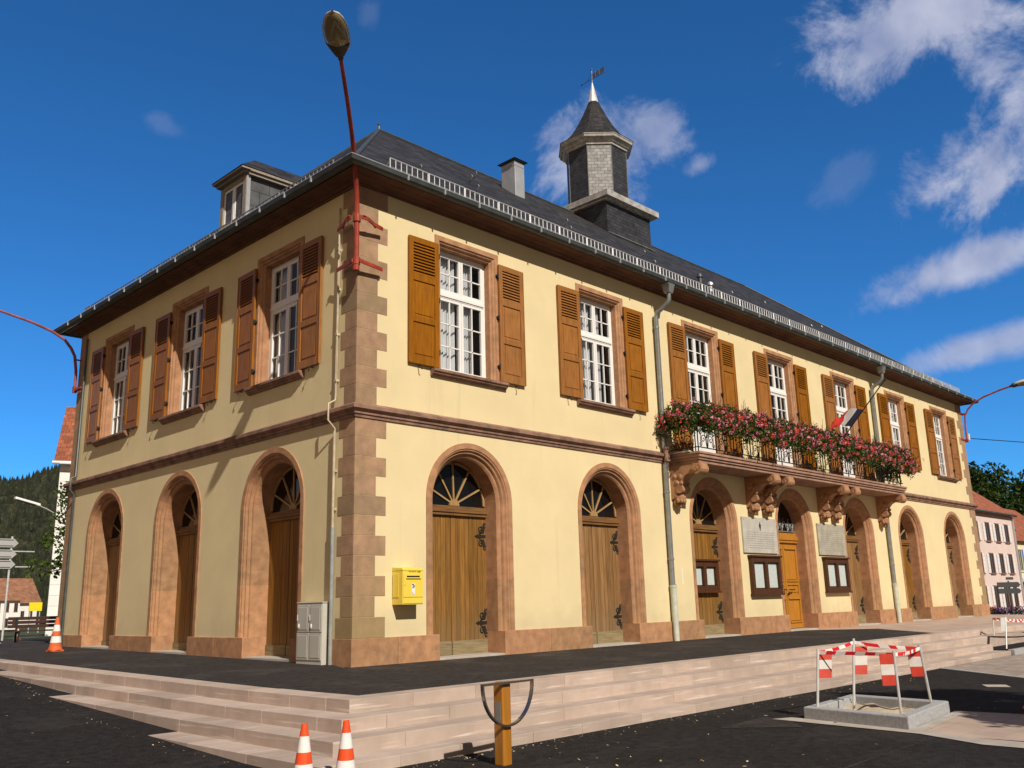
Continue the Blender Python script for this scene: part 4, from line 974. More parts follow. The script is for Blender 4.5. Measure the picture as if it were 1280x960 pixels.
# ---- flower troughs on the railing
def leafquad(mb, c, s, rr, tone, flat=0.0):
    n = Vector((rr.gauss(0, 1), rr.gauss(0, 1), rr.gauss(0, 1)+flat)); n.normalize(); u = n.orthogonal().normalized(); v = n.cross(u)
    a = rr.uniform(0, pi); u, v = cos(a)*u+sin(a)*v, -sin(a)*u+cos(a)*v; c = Vector(c)
    mb.face([c-u*s, c-v*s*.62-u*.1*s+n*.12*s, c+u*s, c+v*s*.62+n*.12*s], tone)
def geranium(seed, w=1.0):
    r = random.Random(seed)
    lf, bl, bo = MB(), MB(), MB()
    def pos(f=1.0):
        x = r.uniform(-w/2-.08, w/2+.08); t = r.random()
        if t < .55: a = r.uniform(0, 2*pi); q_ = r.random()**.4; z = .20+.25*q_*sin(a)*f; y = -.04+.24*q_*cos(a)*f
        else: z = r.uniform(-.44, .15)*r.uniform(.40, 1); y = -.20+r.gauss(-.05, .08)
        z += .06*sin(x*7+seed)+.04*sin(x*17+seed*2)
        return x, y, min(max(z, -.50), .60)
    for i in range(1700):
        x, y, z = pos(); leafquad(lf, (x, y, z), r.uniform(.026, .052), r, min(1, max(0, r.gauss(.5, .25))), .5)
    for i in range(14):
        x, y, z = pos(); lf.tube([(x, y, .2), (x+r.uniform(-.05, .05), y-.05, r.uniform(.46, .66))], .004, 3, tone=.4)
    for i in range(96):
        x, y, z = pos(1.08); y -= .05+r.random()*.05; z += .02; mbx = bo if r.random() < .28 else bl; base = r.choice([0.05, .25, .25, .5, .75, .75, .3, .8])
        rad = r.choice([.020, .030, .045, .060])*r.uniform(.85, 1.15)
        for k in range(r.randint(9, 15)):
            d = Vector((r.gauss(0, 1), r.gauss(0, 1), r.gauss(0, 1))).normalized()*rad
            leafquad(mbx, (x+d.x, y+d.y*.8, z+d.z), r.uniform(.020, .032), r, min(1, max(0, base+r.uniform(-.07, .07))), .2)
    return lf, bl, bo
ORD = ['first', 'second', 'third', 'fourth', 'fifth', 'sixth', 'seventh', 'eighth', 'ninth', 'tenth', 'eleventh', 'twelfth', 'thirteenth', 'fourteenth', 'fifteenth']
protos = []
for sd in (1, 2, 3, 4):
    t = thing('flower_trough', 'trough of pink and red geraniums hung on the balcony railing', 'flower trough', group='geranium troughs along the balcony railing')
    b = MB(); b.hexa([(-.44, -.08, -.17), (.44, -.08, -.17), (.44, .08, -.17), (-.44, .08, -.17), (-.47, -.11, .02), (.47, -.11, .02), (.47, .11, .02), (-.47, .11, .02)]); b.build('trough', potm, t, bevel=0.01)
    lf, bl, bo = geranium(sd); lf.build('foliage', leaf_ger, t); bl.build('blossom', petal, t); bo.build('scarlet_blossom', petal_o, t)
    protos.append(t)
nT = 13; k = 0
for i in range(nT):
    x = BX0+.45+(BX1-BX0-.9)*i/(nT-1); loc = (x, RY-.14, 5.36+rnd.uniform(-.02, .04)); lab = 'trough of pink and red geraniums on front balcony railing, %s of thirteen from drainpipe corner' % ORD[i]
    if k < 4: o = protos[k]; o.location = loc; o['label'] = lab
    else: o = copy_thing(protos[(k*3+i//4) % 4], loc, lab)
    k += 1
o = copy_thing(protos[1], (BX0-.06, -.55, 5.36), 'bushy geranium trough hanging on the short end railing next to the drainpipe', radians(-90))
o = copy_thing(protos[2], (BX1+.06, -.55, 5.30), 'geranium trough on the short far end of balcony railing', radians(90))

# ---- flag
fl = thing('flag', 'small tricolour flag on thin dark pole slanting out from balcony', 'flag', (16.9, RY, 5.0))
p0, p1 = Vector((0, 0, 0)), Vector((.1, -1.98, 2.16))
mb = MB(); mb.tube([p0, p1], .017, 6); mb.ellipsoid(p1, .035, .035, .05, 8, 6); mb.build('pole', iron, fl, smooth=True)
mb = MB(); nu, nv = 27, 8
rowsf = []
for i in range(nu+1):
    u = i/nu; row = []
    for j in range(nv+1):
        v = j/nv
        vv = v if u < .62 else lerp(v, .55+.45*v, min(1, (u-.62)/.2))
        hp = p0.lerp(p1, .63-.21*vv)
        out = Vector((-.13, .50, .17))*min(u, .66)
        if u > .66: out = out+Vector((-.45, .75, -.10))*(u-.66)+Vector((0, 0, -.4))*(u-.66)*v
        wv = Vector((.3, 1, .4))*(.035*sin(u*10+v*4)*u+(.06*sin(u*23-v*6) if u > .64 else 0))
        row.append(hp+out+wv)
    rowsf.append(row)
for i in range(nu):
    mb.mi = 0 if i < nu/3 else 1 if i < 2*nu/3 else 2
    for j in range(nv): mb.face([rowsf[i][j], rowsf[i+1][j], rowsf[i+1][j+1], rowsf[i][j+1]])
mb.build('cloth', [flag_b, flag_w, flag_r], fl, smooth=True, ang=80)

# ---- mailbox, plaques, notice boards, cabinet
mbx = thing('letter_box', 'yellow wall letter box with slot left of the first arched door', 'letter box', (1.095, 0, 1.01))
mb = MB(); mb.box(-.235, -.30, 0, .235, -.004, .60); mb.prism([(-.31, .595), (-.30, .64), (-.02, .665), (-.002, .665), (-.002, .595)], 'x', -.24, .24); body = mb.build('body', post_yellow, mbx, bevel=0.008)
mb = MB(); mb.box(-.225, -.312, .13, .225, -.301, .545); mb.box(-.225, -.310, .02, .225, -.301, .122); mb.box(-.17, -.335, .455, .17, -.312, .475); mb.box(-.245, -.20, .13, -.236, -.02, .545); mb.build('front_panel', post_yellow, mbx, bevel=0.004)
mb = MB(); mb.box(-.15, -.3135, .478, .15, -.3125, .505); mb.box(-.20, -.3135, .33, -.185, -.3125, .345); mb.build('slot', black, mbx)
mb = MB(); mb.box(-.035, -.3135, .17, .035, -.3125, .37); mb.mi = 1
for (x0, z0, x1, z1) in ((-.028, .335, .01, .362), (.0, .30, .028, .34), (-.02, .285, .005, .31), (-.03, .20, -.015, .212), (-.03, .18, .02, .188)): mb.box(x0, -.3145, z0, x1, -.3135, z1)
mb.build('sticker', [white, lampdark], mbx)
mb = MB()
for x in (-.10, -.065, -.03, .005, .04, .09, .12): mb.box(x, -.3135, .578, x+.024, -.3125, .59); 
mb.box(.13, -.3135, .572, .17, -.3125, .595); mb.build('marking', greymark, mbx)
def plaque(x0, x1, z0, z1, m, label, emblem):
    t = thing('plaque', label, 'plaque', ((x0+x1)/2, 0, z0), group='stone plaques between the doors'); w = (x1-x0)/2; h = z1-z0
    mb = MB(); mb.box(-w, -.05, 0, w, -.006, h); mb.build('slab', m, t, bevel=0.006)
    mb = MB()
    r = random.Random(int(x0)); z = h-.42 if emblem else h-.22
    while z > .12:
        x = -w*.8
        while x < w*.8:
            l = r.uniform(.03, .16); mb.box(x, -.0516, z, min(x+l, w*.8), -.0505, z+.014); x += l+.03
        z -= .062
    mb.build('inscription', engrave, t)
    if emblem:
        mb = MB(); c = (.0, h-.24); y0, y1 = -.058, -.0505
        mb.box(-.014, y0, c[1]-.12, .014, y1, c[1]+.12); mb.box(-.05, y0, c[1]+.02, .05, y1, c[1]+.05); mb.box(-.035, y0, c[1]-.05, .035, y1, c[1]-.02)
        mb.ellipsoid((0, -.052, c[1]+.0), .045, .006, .08, 10, 8); mb.build('emblem', iron, t)
    mb = MB()
    for x in (-w+.08, w-.08):
        for z in (.07, h-.07): mb.ellipsoid((x, -.051, z), .015, .01, .015, 8, 6)
    mb.build('fixing', engrave, t)
    return t
plaque(13.04, 14.92, 2.18, 3.17, plaque_m, 'pale engraved stone plaque with a dark emblem, left of the orange door', True)
plaque(17.50, 19.36, 2.20, 3.17, plaque_o, 'weathered beige stone plaque without emblem, right of the orange door', False)
def notice(loc, w, h, label):
    t = thing('notice_board', label, 'notice board', loc, group='brown wooden notice boards'); f = .13
    mb = MB(); 
    for a, b in ((-w/2, -w/2+f), (-f/2, f/2), (w/2-f, w/2)): mb.box(a, -.11, 0, b, -.006, h)
    for a, b in ((-w/2+f, -f/2), (f/2, w/2-f)): mb.box(a, -.105, 0, b, -.006, f); mb.box(a, -.105, h-f*1.1, b, -.006, h); mb.box(a, -.03, f, b, -.006, h-f)
    mb.box(-w/2-.04, -.15, h, w/2+.04, -.006, h+.05); mb.box(-w/2-.03, -.13, -.05, w/2+.03, -.006, 0)
    mb.build('frame', boardw, t, bevel=0.005)
    for a, b in ((-w/2+f, -f/2), (f/2, w/2-f)):
        mb = MB(); mb.box(a+.03, -.035, f+.03, b-.03, -.032, h-f-.05); mb.build('paper', paper_m, t)
        mb = MB(); mb.face([(a, -.083, f), (b, -.083, f), (b, -.083, h-f), (a, -.083, h-f)]); mb.build('pane', glass, t)
    return t
notice((14.08, 0, 1.07), 1.62, 1.0, 'brown notice board with two papers beneath the plaque with emblem')
notice((18.49, 0, 1.09), 1.60, 1.0, 'brown notice board with two papers beneath the weathered beige plaque')
notice((FX[2]+.0, .49, 1.17), 1.34, .78, 'brown notice board fixed on the plank door left of the emblem plaque')
cb = thing('utility_cabinet', 'grey two door utility cabinet against the shaded wall by the corner', 'cabinet', (0, 1.07, 0), HP)
mb = MB(); mb.box(-.40, -.16, .0, .40, -.04, 1.08); mb.box(-.415, -.17, 1.08, .415, -.036, 1.10); mb.build('body', cabinet_m, cb, bevel=0.006)
for s in (-1, 1):
    for z0, z1 in ((.58, 1.05), (.10, .56)):
        mb = MB(); a, b = (-.385, -.01) if s < 0 else (.01, .385); mb.box(a, -.172, z0, b, -.161, z1); mb.box(a+.04, -.178, z0+.04, b-.04, -.172, z1-.04); d = mb.build('door', cabinet_m, cb, bevel=0.004)
        if z0 > .5: mb = MB(); mb.ellipsoid((a+.08, -.185, z0+.10), .02, .012, .045, 10, 8); mb.box(a+.02, -.185, z0+.2, a+.035, -.178, z0+.3); mb.build('handle', cone_w, d)

# ---- street lamps on brackets
def wall_lamp(name, base, ang, h1, h2, z0, label, m, bowl_up=False, hanging=True, corner=True):
    """pole standing on a corner bracket, arching outwards along ang"""
    t = thing('street_lamp', label, 'street lamp', (base[0], base[1], z0), group='red bracket lamps on the town hall')
    d = Vector((cos(ang), sin(ang), 0)); Z = Vector((0, 0, 1))
    return t, d, Z
# near corner lamp: leans out diagonally
t = thing('street_lamp', 'red street lamp on bracket at near corner, tall pole leaning over street', 'street lamp', (-.13, -.13, 7.25), group='red bracket lamps on the town hall')
d = Vector((-.69, -.724, 0))
mb = MB(); pts = [Vector((0, 0, -.12)), Vector((0, 0, .95))]+[Vector((0, 0, 0))+d*o_+Vector((0, 0, z)) for o_, z in ((.06, 1.25), (.2, 1.55), (.45, 1.88), (.85, 2.2), (1.4, 2.48), (1.95, 2.69), (2.35, 2.83))]
mb.tube(pts, [.052, .052, .05, .048, .046, .043, .040, .037, .034], 10); mb.build('pole', redp, t, smooth=True)
def corner_bracket(z, arm):
    mb = MB()
    for (ux, uy) in ((1, 0), (0, 1)):
        def P(a, b, zz): return (a, b-.12, zz) if ux else (b-.12, a, zz)
        # flat iron on the wall, standing off on an elbow
        pth = [P(.02, .0, z), P(.18, .0, z), P(.34, .06, z-.03), P(.60, .105, z-.05)] if arm else [P(.0, .03, z), P(.12, .06, z), P(.60, .105, z-.02)]
        for a, b in zip(pth[:-1], pth[1:]):
            A, B = Vector(a), Vector(b); h = Vector((0, 0, .035)); nrm = (B-A).cross(h).normalized()*.012
            mb.hexa([A-h-nrm, B-h-nrm, B-h+nrm, A-h+nrm, A+h-nrm, B+h-nrm, B+h+nrm, A+h+nrm])
        if arm: mb.tube([P(.05, -.02, z+.03), P(.22, .02, z+.03), P(.42, .10, z-.08)], .016, 6)
        mb.tube([P(.55, .10, z-.04), P(.55, .07, z-.04)], .02, 6)
    mb.tube([(0, 0, z-.07), (0, 0, z+.07)], .075, 10)
    return mb
br = corner_bracket(0.02, False); br.tube([(0, 0, -.16), (0, 0, -.02)], .065, 10); br.build('bracket', redp, t)
corner_bracket(0.88, True).build('bracket', redp, t)
def cobra_head(t, p, d, L=.95, wd=.23, upshell=lampshell):
    """lamp head: housing, glass bowl below; p is the neck, d the outward direction"""
    d = d.normalized(); sdv = Vector((0, 0, 1)).cross(d).normalized(); up = d.cross(sdv)
    def ring(f, w, zt, zb, n=14):
        return [p+d*(L*f)+sdv*(w*cos(2*pi*i/n))+up*((zt if sin(2*pi*i/n) > 0 else zb)*sin(2*pi*i/n)) for i in range(n+1)]
    top = MB(); R_ = [ring(f, wd*w, .13*w, .02) for f, w in ((.0, .38), (.08, .45), (.12, .72), (.25, .93), (.45, 1.0), (.65, .95), (.82, .75), (.93, .5), (1.0, .08))]
    top.rings(R_); h = top.build('lamp_head', upshell, t, smooth=True, ang=60)
    b = MB(); R_ = [ring(f, wd*w*.93, .0, .13*w) for f, w in ((.26, .70), (.30, .90), (.45, 1.0), (.65, .95), (.82, .74), (.92, .5), (.98, .1))]
    b.rings(R_); b.build('lamp_bowl', lampglass, h, smooth=True, ang=60)
    c = MB(); R_ = [ring(f, wd*w, .10, .09) for f, w in ((.0, .40), (.10, .62), (.26, .90))]
    c.rings(R_); c.build('lamp_neck', lampdark, h, smooth=True)
    s = MB(); s.tube([p-d*.10, p+d*.06], .05, 8); s.build('socket', lampdark, h)
cobra_head(t, pts[-1], d+Vector((0, 0, .26)), .88, .225)
# far left corner lamp: arm curving out along the street
t = thing('street_lamp', 'red curved lamp arm on far left corner reaching out of the photo', 'street lamp', (-.1, 13.55, 7.3), group='red bracket lamps on the town hall')
pts = [Vector((x, 0, z)) for x, z in ((0, 0), (-.01, .55), (-.08, .98), (-.2, 1.2), (-.4, 1.42), (-.75, 1.60), (-1.3, 1.76), (-2.15, 1.92), (-2.7, 2.0))]
mb = MB(); mb.tube(pts[:4], .045, 8); mb.tube(pts[3:], [.045, .042, .04, .037, .034, .032], 8); mb.build('pole', redp_old, t, smooth=True)
mb = MB(); mb.box(-.02, -.02, .86, .12, .02, .90); mb.build('bracket', redp, t)
mb = MB(); mb.box(-.03, -.5, -.06, .06, .03, .0); mb.box(-.05, -.05, -.1, .05, .05, .08); mb.build('bracket', redp, t)
cobra_head(t, pts[-1], Vector((-1, 0, .12)), .8, .2)
# right end lamp
t = thing('street_lamp', 'faded red curved lamp arm with white head at far right corner of hall', 'street lamp', (L_+.06, -.08, 7.35), group='red bracket lamps on the town hall')
pts = [Vector((0, y, z)) for y, z in ((0, -.05), (-.01, .6), (-.06, 1.1), (-.22, 1.38), (-.5, 1.62), (-.9, 1.8), (-1.6, 1.99), (-2.1, 2.08))]
mb = MB(); mb.tube(pts, .04, 8); mb.build('pole', redp_old, t, smooth=True)
mb = MB(); mb.box(-.55, .05, 1.16, .05, .085, 1.24); mb.box(-.05, -.06, 1.14, .05, .08, 1.22); mb.build('bracket', redp, t)
mb = MB(); mb.box(-.55, .05, .0, .05, .085, .08); mb.box(-.05, -.05, -.06, .05, .08, .06); mb.build('bracket', redp, t)
mb = MB(); mb.box(.05, -.08, .05, .17, .04, .32); mb.build('junction_box', white, t)
cobra_head(t, pts[-1], Vector((0, -1, .13)), .85, .22)
wr = MB()
A, B = Vector((L_+.2, -.08, 7.48)), Vector((70, -30, 8.6)); wr.tube([A.lerp(B, i/20)+Vector((0, 0, -1.2*4*(i/20)*(1-i/20))) for i in range(21)], .018, 5)
tag(wr.build('overhead_cable', black, smooth=True, origin=A), 'black overhead cable running from right lamp bracket towards the right', 'cable')

# ------------------------------------------------------------------ street furniture near the camera
def cone(loc, h, label, worn, rz=0):
    t = thing('traffic_cone', label, 'traffic cone', loc, rz, group='orange and white traffic cones'); k = h/.6
    b = MB(); bw = .11 if worn else .15; b.box(-bw*k, -bw*k, 0, bw*k, bw*k, .03*k); b.build('base', cone_old if worn else cone_o, t, bevel=0.01)
    r0, r1 = .115*k, .028*k
    mb = MB(); zs = [.03, .13, .265, .365, .50, .605] if not worn else [.03, .16, .27, .36, .47, .60]
    for i, (a, b_) in enumerate(zip(zs[:-1], zs[1:])):
        mb.mi = 1 if i in (1, 3) else 0
        ra, rb = lerp(r0, r1, (a-.03)/.57)*1, lerp(r0, r1, (b_-.03)/.57)
        vs = [(ra*cos(2*pi*j/24), ra*sin(2*pi*j/24), a*k) for j in range(24)]+[(rb*cos(2*pi*j/24), rb*sin(2*pi*j/24), b_*k) for j in range(24)]
        mb.idx(vs, [(j, (j+1) % 24, 24+(j+1) % 24, 24+j) for j in range(24)])
    mb.mi = 0; mb.face([(r1*cos(2*pi*j/24), r1*sin(2*pi*j/24), .60*k) for j in range(24)])
    if worn: mb.lathe([(.125*k, .03*k), (.115*k, .06*k), (.105*k, .10*k)], (0, 0, 0), 24)
    mb.build('body', [cone_old if worn else cone_o, cone_w], t, smooth=True, ang=50)
    return t
cone((-4.69, -5.80, -.63), .60, 'orange and white cone by the steps, further left of the pair', False, .3)
cone((-4.33, -5.94, -.63), .60, 'orange and white cone by the steps, nearer to the wooden post', False, .1)
cone((-1.08, 10.55, tz(-1.08, 10.55)), .80, 'dusty orange cone standing alone on the terrace near the far corner', True, .2)
cone((4.98, -9.10, -.61), .55, 'orange cone only just in the photo beside the shadowed street at right', False, .2)
# wooden post with half-round steel hoop
t = thing('cycle_post', 'square varnished wooden post with a half round steel hoop at its top', 'cycle stand', (-2.60, -6.25, -.615), radians(2))
mb = MB(); mb.hexa([(-.065, -.065, 0), (.065, -.065, 0), (.065, .065, 0), (-.065, .065, 0), (-.065, -.065, .80), (.065, -.065, .80), (.065, .065, .80), (-.065, .065, .80)]); mb.hexa([(-.065, -.065, .80), (.065, -.065, .80), (.065, .065, .80), (-.065, .065, .80), (-.05, -.05, .82), (.05, -.05, .82), (.05, .05, .82), (-.05, .05, .82)]); mb.build('post', wood_post, t, bevel=0.012)
mb = MB(); R_ = .385; pt = [(R_*cos(pi+pi*i/28), .80+.42*sin(pi+pi*i/28)) for i in range(29)]
for (a, b) in zip(pt[:-1], pt[1:]):
    f = .955; a2, b2 = (a[0]*f, .80+(a[1]-.80)*f), (b[0]*f, .80+(b[1]-.80)*f)
    mb.prism([a, b, b2, a2], 'y', -.105, -.066)
mb.box(-R_, -.105, .80, R_, -.066, .822); mb.build('hoop', steel, t)
mb = MB(); mb.box(-.066, -.04, .42, -.069, .04, .62); mb.build('side_plate', mat('grey_plate', (0.22, 0.21, 0.19), 0.5, 0.1, 4), t)

# planter kerb with posts and tape
pl = [Vector((2.27, -7.05, 0)), Vector((1.97, -8.56, 0)), Vector((3.91, -8.35, 0)), Vector((4.14, -6.86, 0))]
pt_ = thing('tree_pit_kerb', 'low grey granite kerb frame filled with sand on the street', 'tree pit', (3.07, -7.7, -.61))
o_ = Vector((3.07, -7.7, 0)); P = [p-o_ for p in pl]; inn = [p*.80 for p in P]
for i in range(4):
    j = (i+1) % 4; mb = MB()
    a, b, c, d_ = P[i], P[j], inn[j], inn[i]; q4 = [a, b, c, d_]; zt = .155
    Q = [Vector((p.x, p.y, -.05)) for p in q4]+[Vector((p.x, p.y, zt)) for p in q4]
    mb.hexa(Q if (Q[1]-Q[0]).cross(Q[2]-Q[0]).z > 0 else [Q[k_] for k_ in (3, 2, 1, 0, 7, 6, 5, 4)], rnd.random()); mb.build('kerb_stone', granite, pt_, bevel=0.014)
mb = MB(); nn = 9
for i in range(nn):
    for j in range(nn):
        def S(a, b):
            p = inn[0].lerp(inn[3], a).lerp(inn[1].lerp(inn[2], a), b); return (p.x, p.y, .045+.03*sin(a*9)*sin(b*7+1)+.02*sin(a*23+b*17))
        mb.face([S(i/nn, j/nn), S((i+1)/nn, j/nn), S((i+1)/nn, (j+1)/nn), S(i/nn, (j+1)/nn)][::-1])
mb.build('sand_fill', sandm, pt_, smooth=True, ang=80)
def barrier_post(base, top, side, label, pz=(.42, .83), gp='barrier posts round the tree pit', pw=.17, col=None):
    t = thing('barrier_post', label, 'barrier post', base, group=gp); d = Vector(top)-Vector(base)
    mb = MB(); mb.tube([Vector((0, 0, -.02)), d*1.02], .018, 8); mb.build('pole', galv, t, smooth=True)
    if pw:
        mb = MB(); u = Vector((side[0], side[1], 0)).normalized(); n = Vector((-u.y, u.x, 0))*.004; a = d.normalized(); l = d.length
        for k_, (z0, z1) in enumerate(((0, .333), (.333, .666), (.666, 1))):
            mb.mi = k_ % 2; s0, s1 = l*lerp(pz[0], pz[1], z0)/.84, l*lerp(pz[0], pz[1], z1)/.84
            A, B = a*s0, a*s1; q4 = [A+u*.02-n, A+u*(.02+pw)-n, A+u*(.02+pw)+n, A+u*.02+n]; r4 = [B+u*.02-n, B+u*(.02+pw)-n, B+u*(.02+pw)+n, B+u*.02+n]
            mb.hexa(q4+r4)
        mb.build('warning_panel', [sign_red, sign_wht] if col is None else col, t)
    return Vector(top)
side = (r2.x, r2.y)
tops = [barrier_post((2.40, -7.19, -.46), (2.57, -7.19, .26), side, 'thin metal post with striped panel at the left corner of tree pit', (.42, .83)),
        barrier_post((3.03, -7.396, -.55), (3.256, -7.396, .367), side, 'upright metal post with striped panel at the back of tree pit', (.42, .76)),
        barrier_post((2.528, -8.253, -.56), (2.516, -8.253, .259), (-side[0], -side[1]), 'metal post with striped panel at the front corner of tree pit', (.42, .82)),
        barrier_post((3.70, -8.20, -.56), (3.52, -8.20, .285), (-side[0], -side[1]), 'strongly leaning metal post with striped panel, right corner of tree pit', (.44, .83))]
def ribbon(mb, a, b, sag, w=.045, n=14):
    a, b = Vector(a), Vector(b); rows = []
    for i in range(n+1):
        t_ = i/n; p = a.lerp(b, t_)+Vector((0, 0, -sag*4*t_*(1-t_))); tw = .5*sin(t_*5)
        rows.append([p+Vector((0, .006*sin(t_*9), w/2)), p+Vector((.01*tw, 0, -w/2))])
    for A, B in zip(rows[:-1], rows[1:]): mb.face([A[0], A[1], B[1], B[0]])
mb = MB(); zz = Vector((0, 0, -.03))
for a, b, s_ in ((0, 1, .02), (1, 3, .02), (3, 2, .02), (2, 0, .0)): ribbon(mb, tops[a]+zz, tops[b]+zz, s_)
ribbon(mb, tops[1]+zz, tops[1]+Vector((.06, -.05, -.22)), 0); ribbon(mb, tops[0]+zz, tops[0]+Vector((.03, -.02, -.05)), 0)
tag(mb.build('barrier_tape', tape_m, origin=tops[0]), 'red and white tape strung round the four tree pit posts', 'barrier tape')
# second barrier on the kerb island at the far right
tb = [barrier_post((17.84, -4.60, -.48), (18.05, -4.6, .25), side, 'thin post carrying tape on the far kerb island, left of two', (.2, .5), 'posts on the far kerb island', .0),
      barrier_post((16.85, -5.2, -.48), (17.4, -5.12, .28), (-side[0], -side[1]), 'post with narrow grey panel on the far kerb island', (.48, .85), 'posts on the far kerb island', .12, [signgrey, signgrey]),
      barrier_post((21.6, -5.2, -.48), (21.8, -5.2, .2), side, 'thin post at right end of the far taped barrier', (.2, .5), 'posts on the far kerb island', .0)]
mb = MB()
ribbon(mb, tb[0], tb[1], .02); ribbon(mb, tb[1]-Vector((0, 0, .05)), tb[2], .05); ribbon(mb, tb[0]-Vector((0, 0, .02)), tb[2]-Vector((0, 0, .1)), .06)
tag(mb.build('barrier_tape', tape_m, origin=tb[0]), 'red and white tape between posts on the far kerb island', 'barrier tape')

# fallen leaves and grit on the asphalt
mb = MB(); r = random.Random(21)
def scatter(x, y, z, s, t): 
    a = r.uniform(0, pi); u = Vector((cos(a), sin(a), r.uniform(-.1, .35)))*s; v = Vector((-sin(a), cos(a), r.uniform(-.1, .3)))*s*.6; c = Vector((x, y, z+.006))
    mb.face([c-u, c-v, c+u, c+v], t)
for i in range(260):
    x = r.uniform(-3.5, 9); y = -5.5-abs(r.gauss(0, .35)) if i < 150 else r.uniform(-9, -5.6)
    scatter(x, y, street_z(x, y)+.005, r.uniform(.008, .024), r.random())
for i in range(110):
    y = r.uniform(-5, 8); k_ = max(0, min(3, int((2-y)/2.2)))
    x = -4.32+.4*max(0, (y+1)/3.2)*1.0-abs(r.gauss(0, .12)); scatter(x, y, street_z(x, y)+.005, r.uniform(.008, .022), r.random())
for i in range(50):
    x = r.uniform(-9, -4.5); y = r.uniform(-8, 4); scatter(x, y, street_z(x, y)+.005, r.uniform(.008, .03), r.random())
for i in range(160):
    x = r.uniform(-3.6, 8.5); y = -5.52-abs(r.gauss(0, .16)); scatter(x, y, street_z(x, y)+.004, r.uniform(.006, .016), r.uniform(.75, 1))
for i in range(22):
    x = r.uniform(-3, 6); y = r.uniform(-8.8, -5.7); scatter(x, y, street_z(x, y)+.006, r.uniform(.02, .038), r.uniform(.6, 1))
structure(mb.build('leaf_litter', litter_m), 'stuff')

# ------------------------------------------------------------------ trees
def crown_mb(centers, n, size, rr, spread, lo=.2):
    mb = MB()
    for i in range(n):
        c, rad = rr.choice(centers)
        d = Vector((rr.gauss(0, 1), rr.gauss(0, 1), rr.gauss(0, 1))).normalized()*rad*(rr.random()**.5)
        leafquad(mb, c+d, size*rr.uniform(.6, 1.3), rr, min(1, max(0, rr.gauss(.5, .24))), .4)
    return mb
def tree(name, loc, H, R, n, size, label, m, seed, group=None, trunk_h=.35, r0=.2):
    rr = random.Random(seed); t = thing(name, label, 'tree', loc, group=group)
    mb = MB(); mb.tube([(0, 0, -.3), (.03, .02, H*.2), (-.02, .04, H*trunk_h), (.02, 0, H*.75)], [r0*1.3, r0, r0*.85, r0*.25], 8)
    centers = []
    for i in range(26):
        a = rr.uniform(0, 2*pi); zf = rr.uniform(trunk_h*.95, .96); ra = R*rr.uniform(.2, .95)*(1-.75*max(0, (zf-.62)/.38)**1.5); c = Vector((ra*cos(a), ra*sin(a), H*zf)); centers.append((c, R*rr.uniform(.20, .38)))
        if i < 12: mb.tube([(0, 0, H*rr.uniform(trunk_h*.7, .6)), c*.6+Vector((0, 0, c.z*.35)), c], [r0*.4, r0*.25, r0*.08], 5)
    mb.build('trunk', bark, t, smooth=True); crown_mb(centers, n, size, rr, R).build('crown', m, t)
    return t
tree('tree', (3.62, 22.3, .1), 5.7, 1.5, 1700, .09, 'leafy lime green street tree peeping past the left corner of hall', leaf_l, 4, trunk_h=.42, r0=.09)
tree('tree', (104, 22.4, -1.4), 16.0, 6.5, 9000, .30, 'tall dark tree behind the pink house roof', leaf_g, 8, 'dark trees behind the right hand houses')
tree('tree', (115, 19.4, -1.4), 15.5, 6.5, 9000, .30, 'broad dark tree beyond the yellow house roof at right edge', leaf_g, 12, 'dark trees behind the right hand houses')
tree('tree', (128, 26, -1.4), 16.5, 8.0, 10000, .34, 'dark tree furthest back between the two houses', leaf_g, 15, 'dark trees behind the right hand houses')
# a street tree outside the photo on the right: only its shadow lies on the street
tree('tree', (3.5, -15.0, -.61), 7.4, 2.1, 9000, .10, 'street tree south of the tree pit strip, casting shade on the asphalt', leaf_g, 33, trunk_h=.5, r0=.11)

# ------------------------------------------------------------------ houses on the left
def house(name, label, x0, y0, x1, y1, zb, ze, zr, wallm, roofm, ridge='x', over=.3, hip=0.0, rz=0, origin=None):
    t = thing(name, label, 'house', (x0, y0, zb), rz); dx_, dy_ = x1-x0, y1-y0; h, hr = ze-zb, zr-zb
    mb = MB(); mb.face([(0, 0, 0), (dx_, 0, 0), (dx_, 0, h), (0, 0, h)]); mb.face([(dx_, dy_, 0), (0, dy_, 0), (0, dy_, h), (dx_, dy_, h)])
    if ridge == 'x':
        mb.face([(0, dy_, 0), (0, 0, 0), (0, 0, h), (0, dy_/2, hr) if not hip else (0, dy_/2, h), (0, dy_, h)]); mb.face([(dx_, 0, 0), (dx_, dy_, 0), (dx_, dy_, h), (dx_, dy_/2, hr) if not hip else (dx_, dy_/2, h), (dx_, 0, h)])
    mb.build('wall', wallm, t)
    mb = MB(); o = over; k_ = (hr-h)/(dy_/2); zo = h-o*k_; T_ = .10
    for s in (0, 1):
        Y = lambda y: y if s == 0 else dy_-y
        q = [(-o, Y(-o), zo+.03), (dx_+o, Y(-o), zo+.03), (dx_+o-hip, dy_/2, hr+.03), (-o+hip, dy_/2, hr+.03)]
        q = q if s == 0 else q[::-1]
        mb.face([Vector(p)+Vector((0, 0, T_)) for p in q]); mb.face(q[::-1]); a, b = (Vector(q[0]), Vector(q[1])) if s == 0 else (Vector(q[2]), Vector(q[3]))
        mb.face([a, b, b+Vector((0, 0, T_)), a+Vector((0, 0, T_))])
    if hip:
        for s in (0, 1):
            X = lambda x: x if s == 0 else dx_-x
            q = [(X(-o), dy_+o, zo+.13), (X(-o), -o, zo+.13), (X(-o+hip), dy_/2, hr+.13)]; mb.face(q if s == 0 else q[::-1])
    rf = mb.build('roof', roofm, t)
    return t, rf
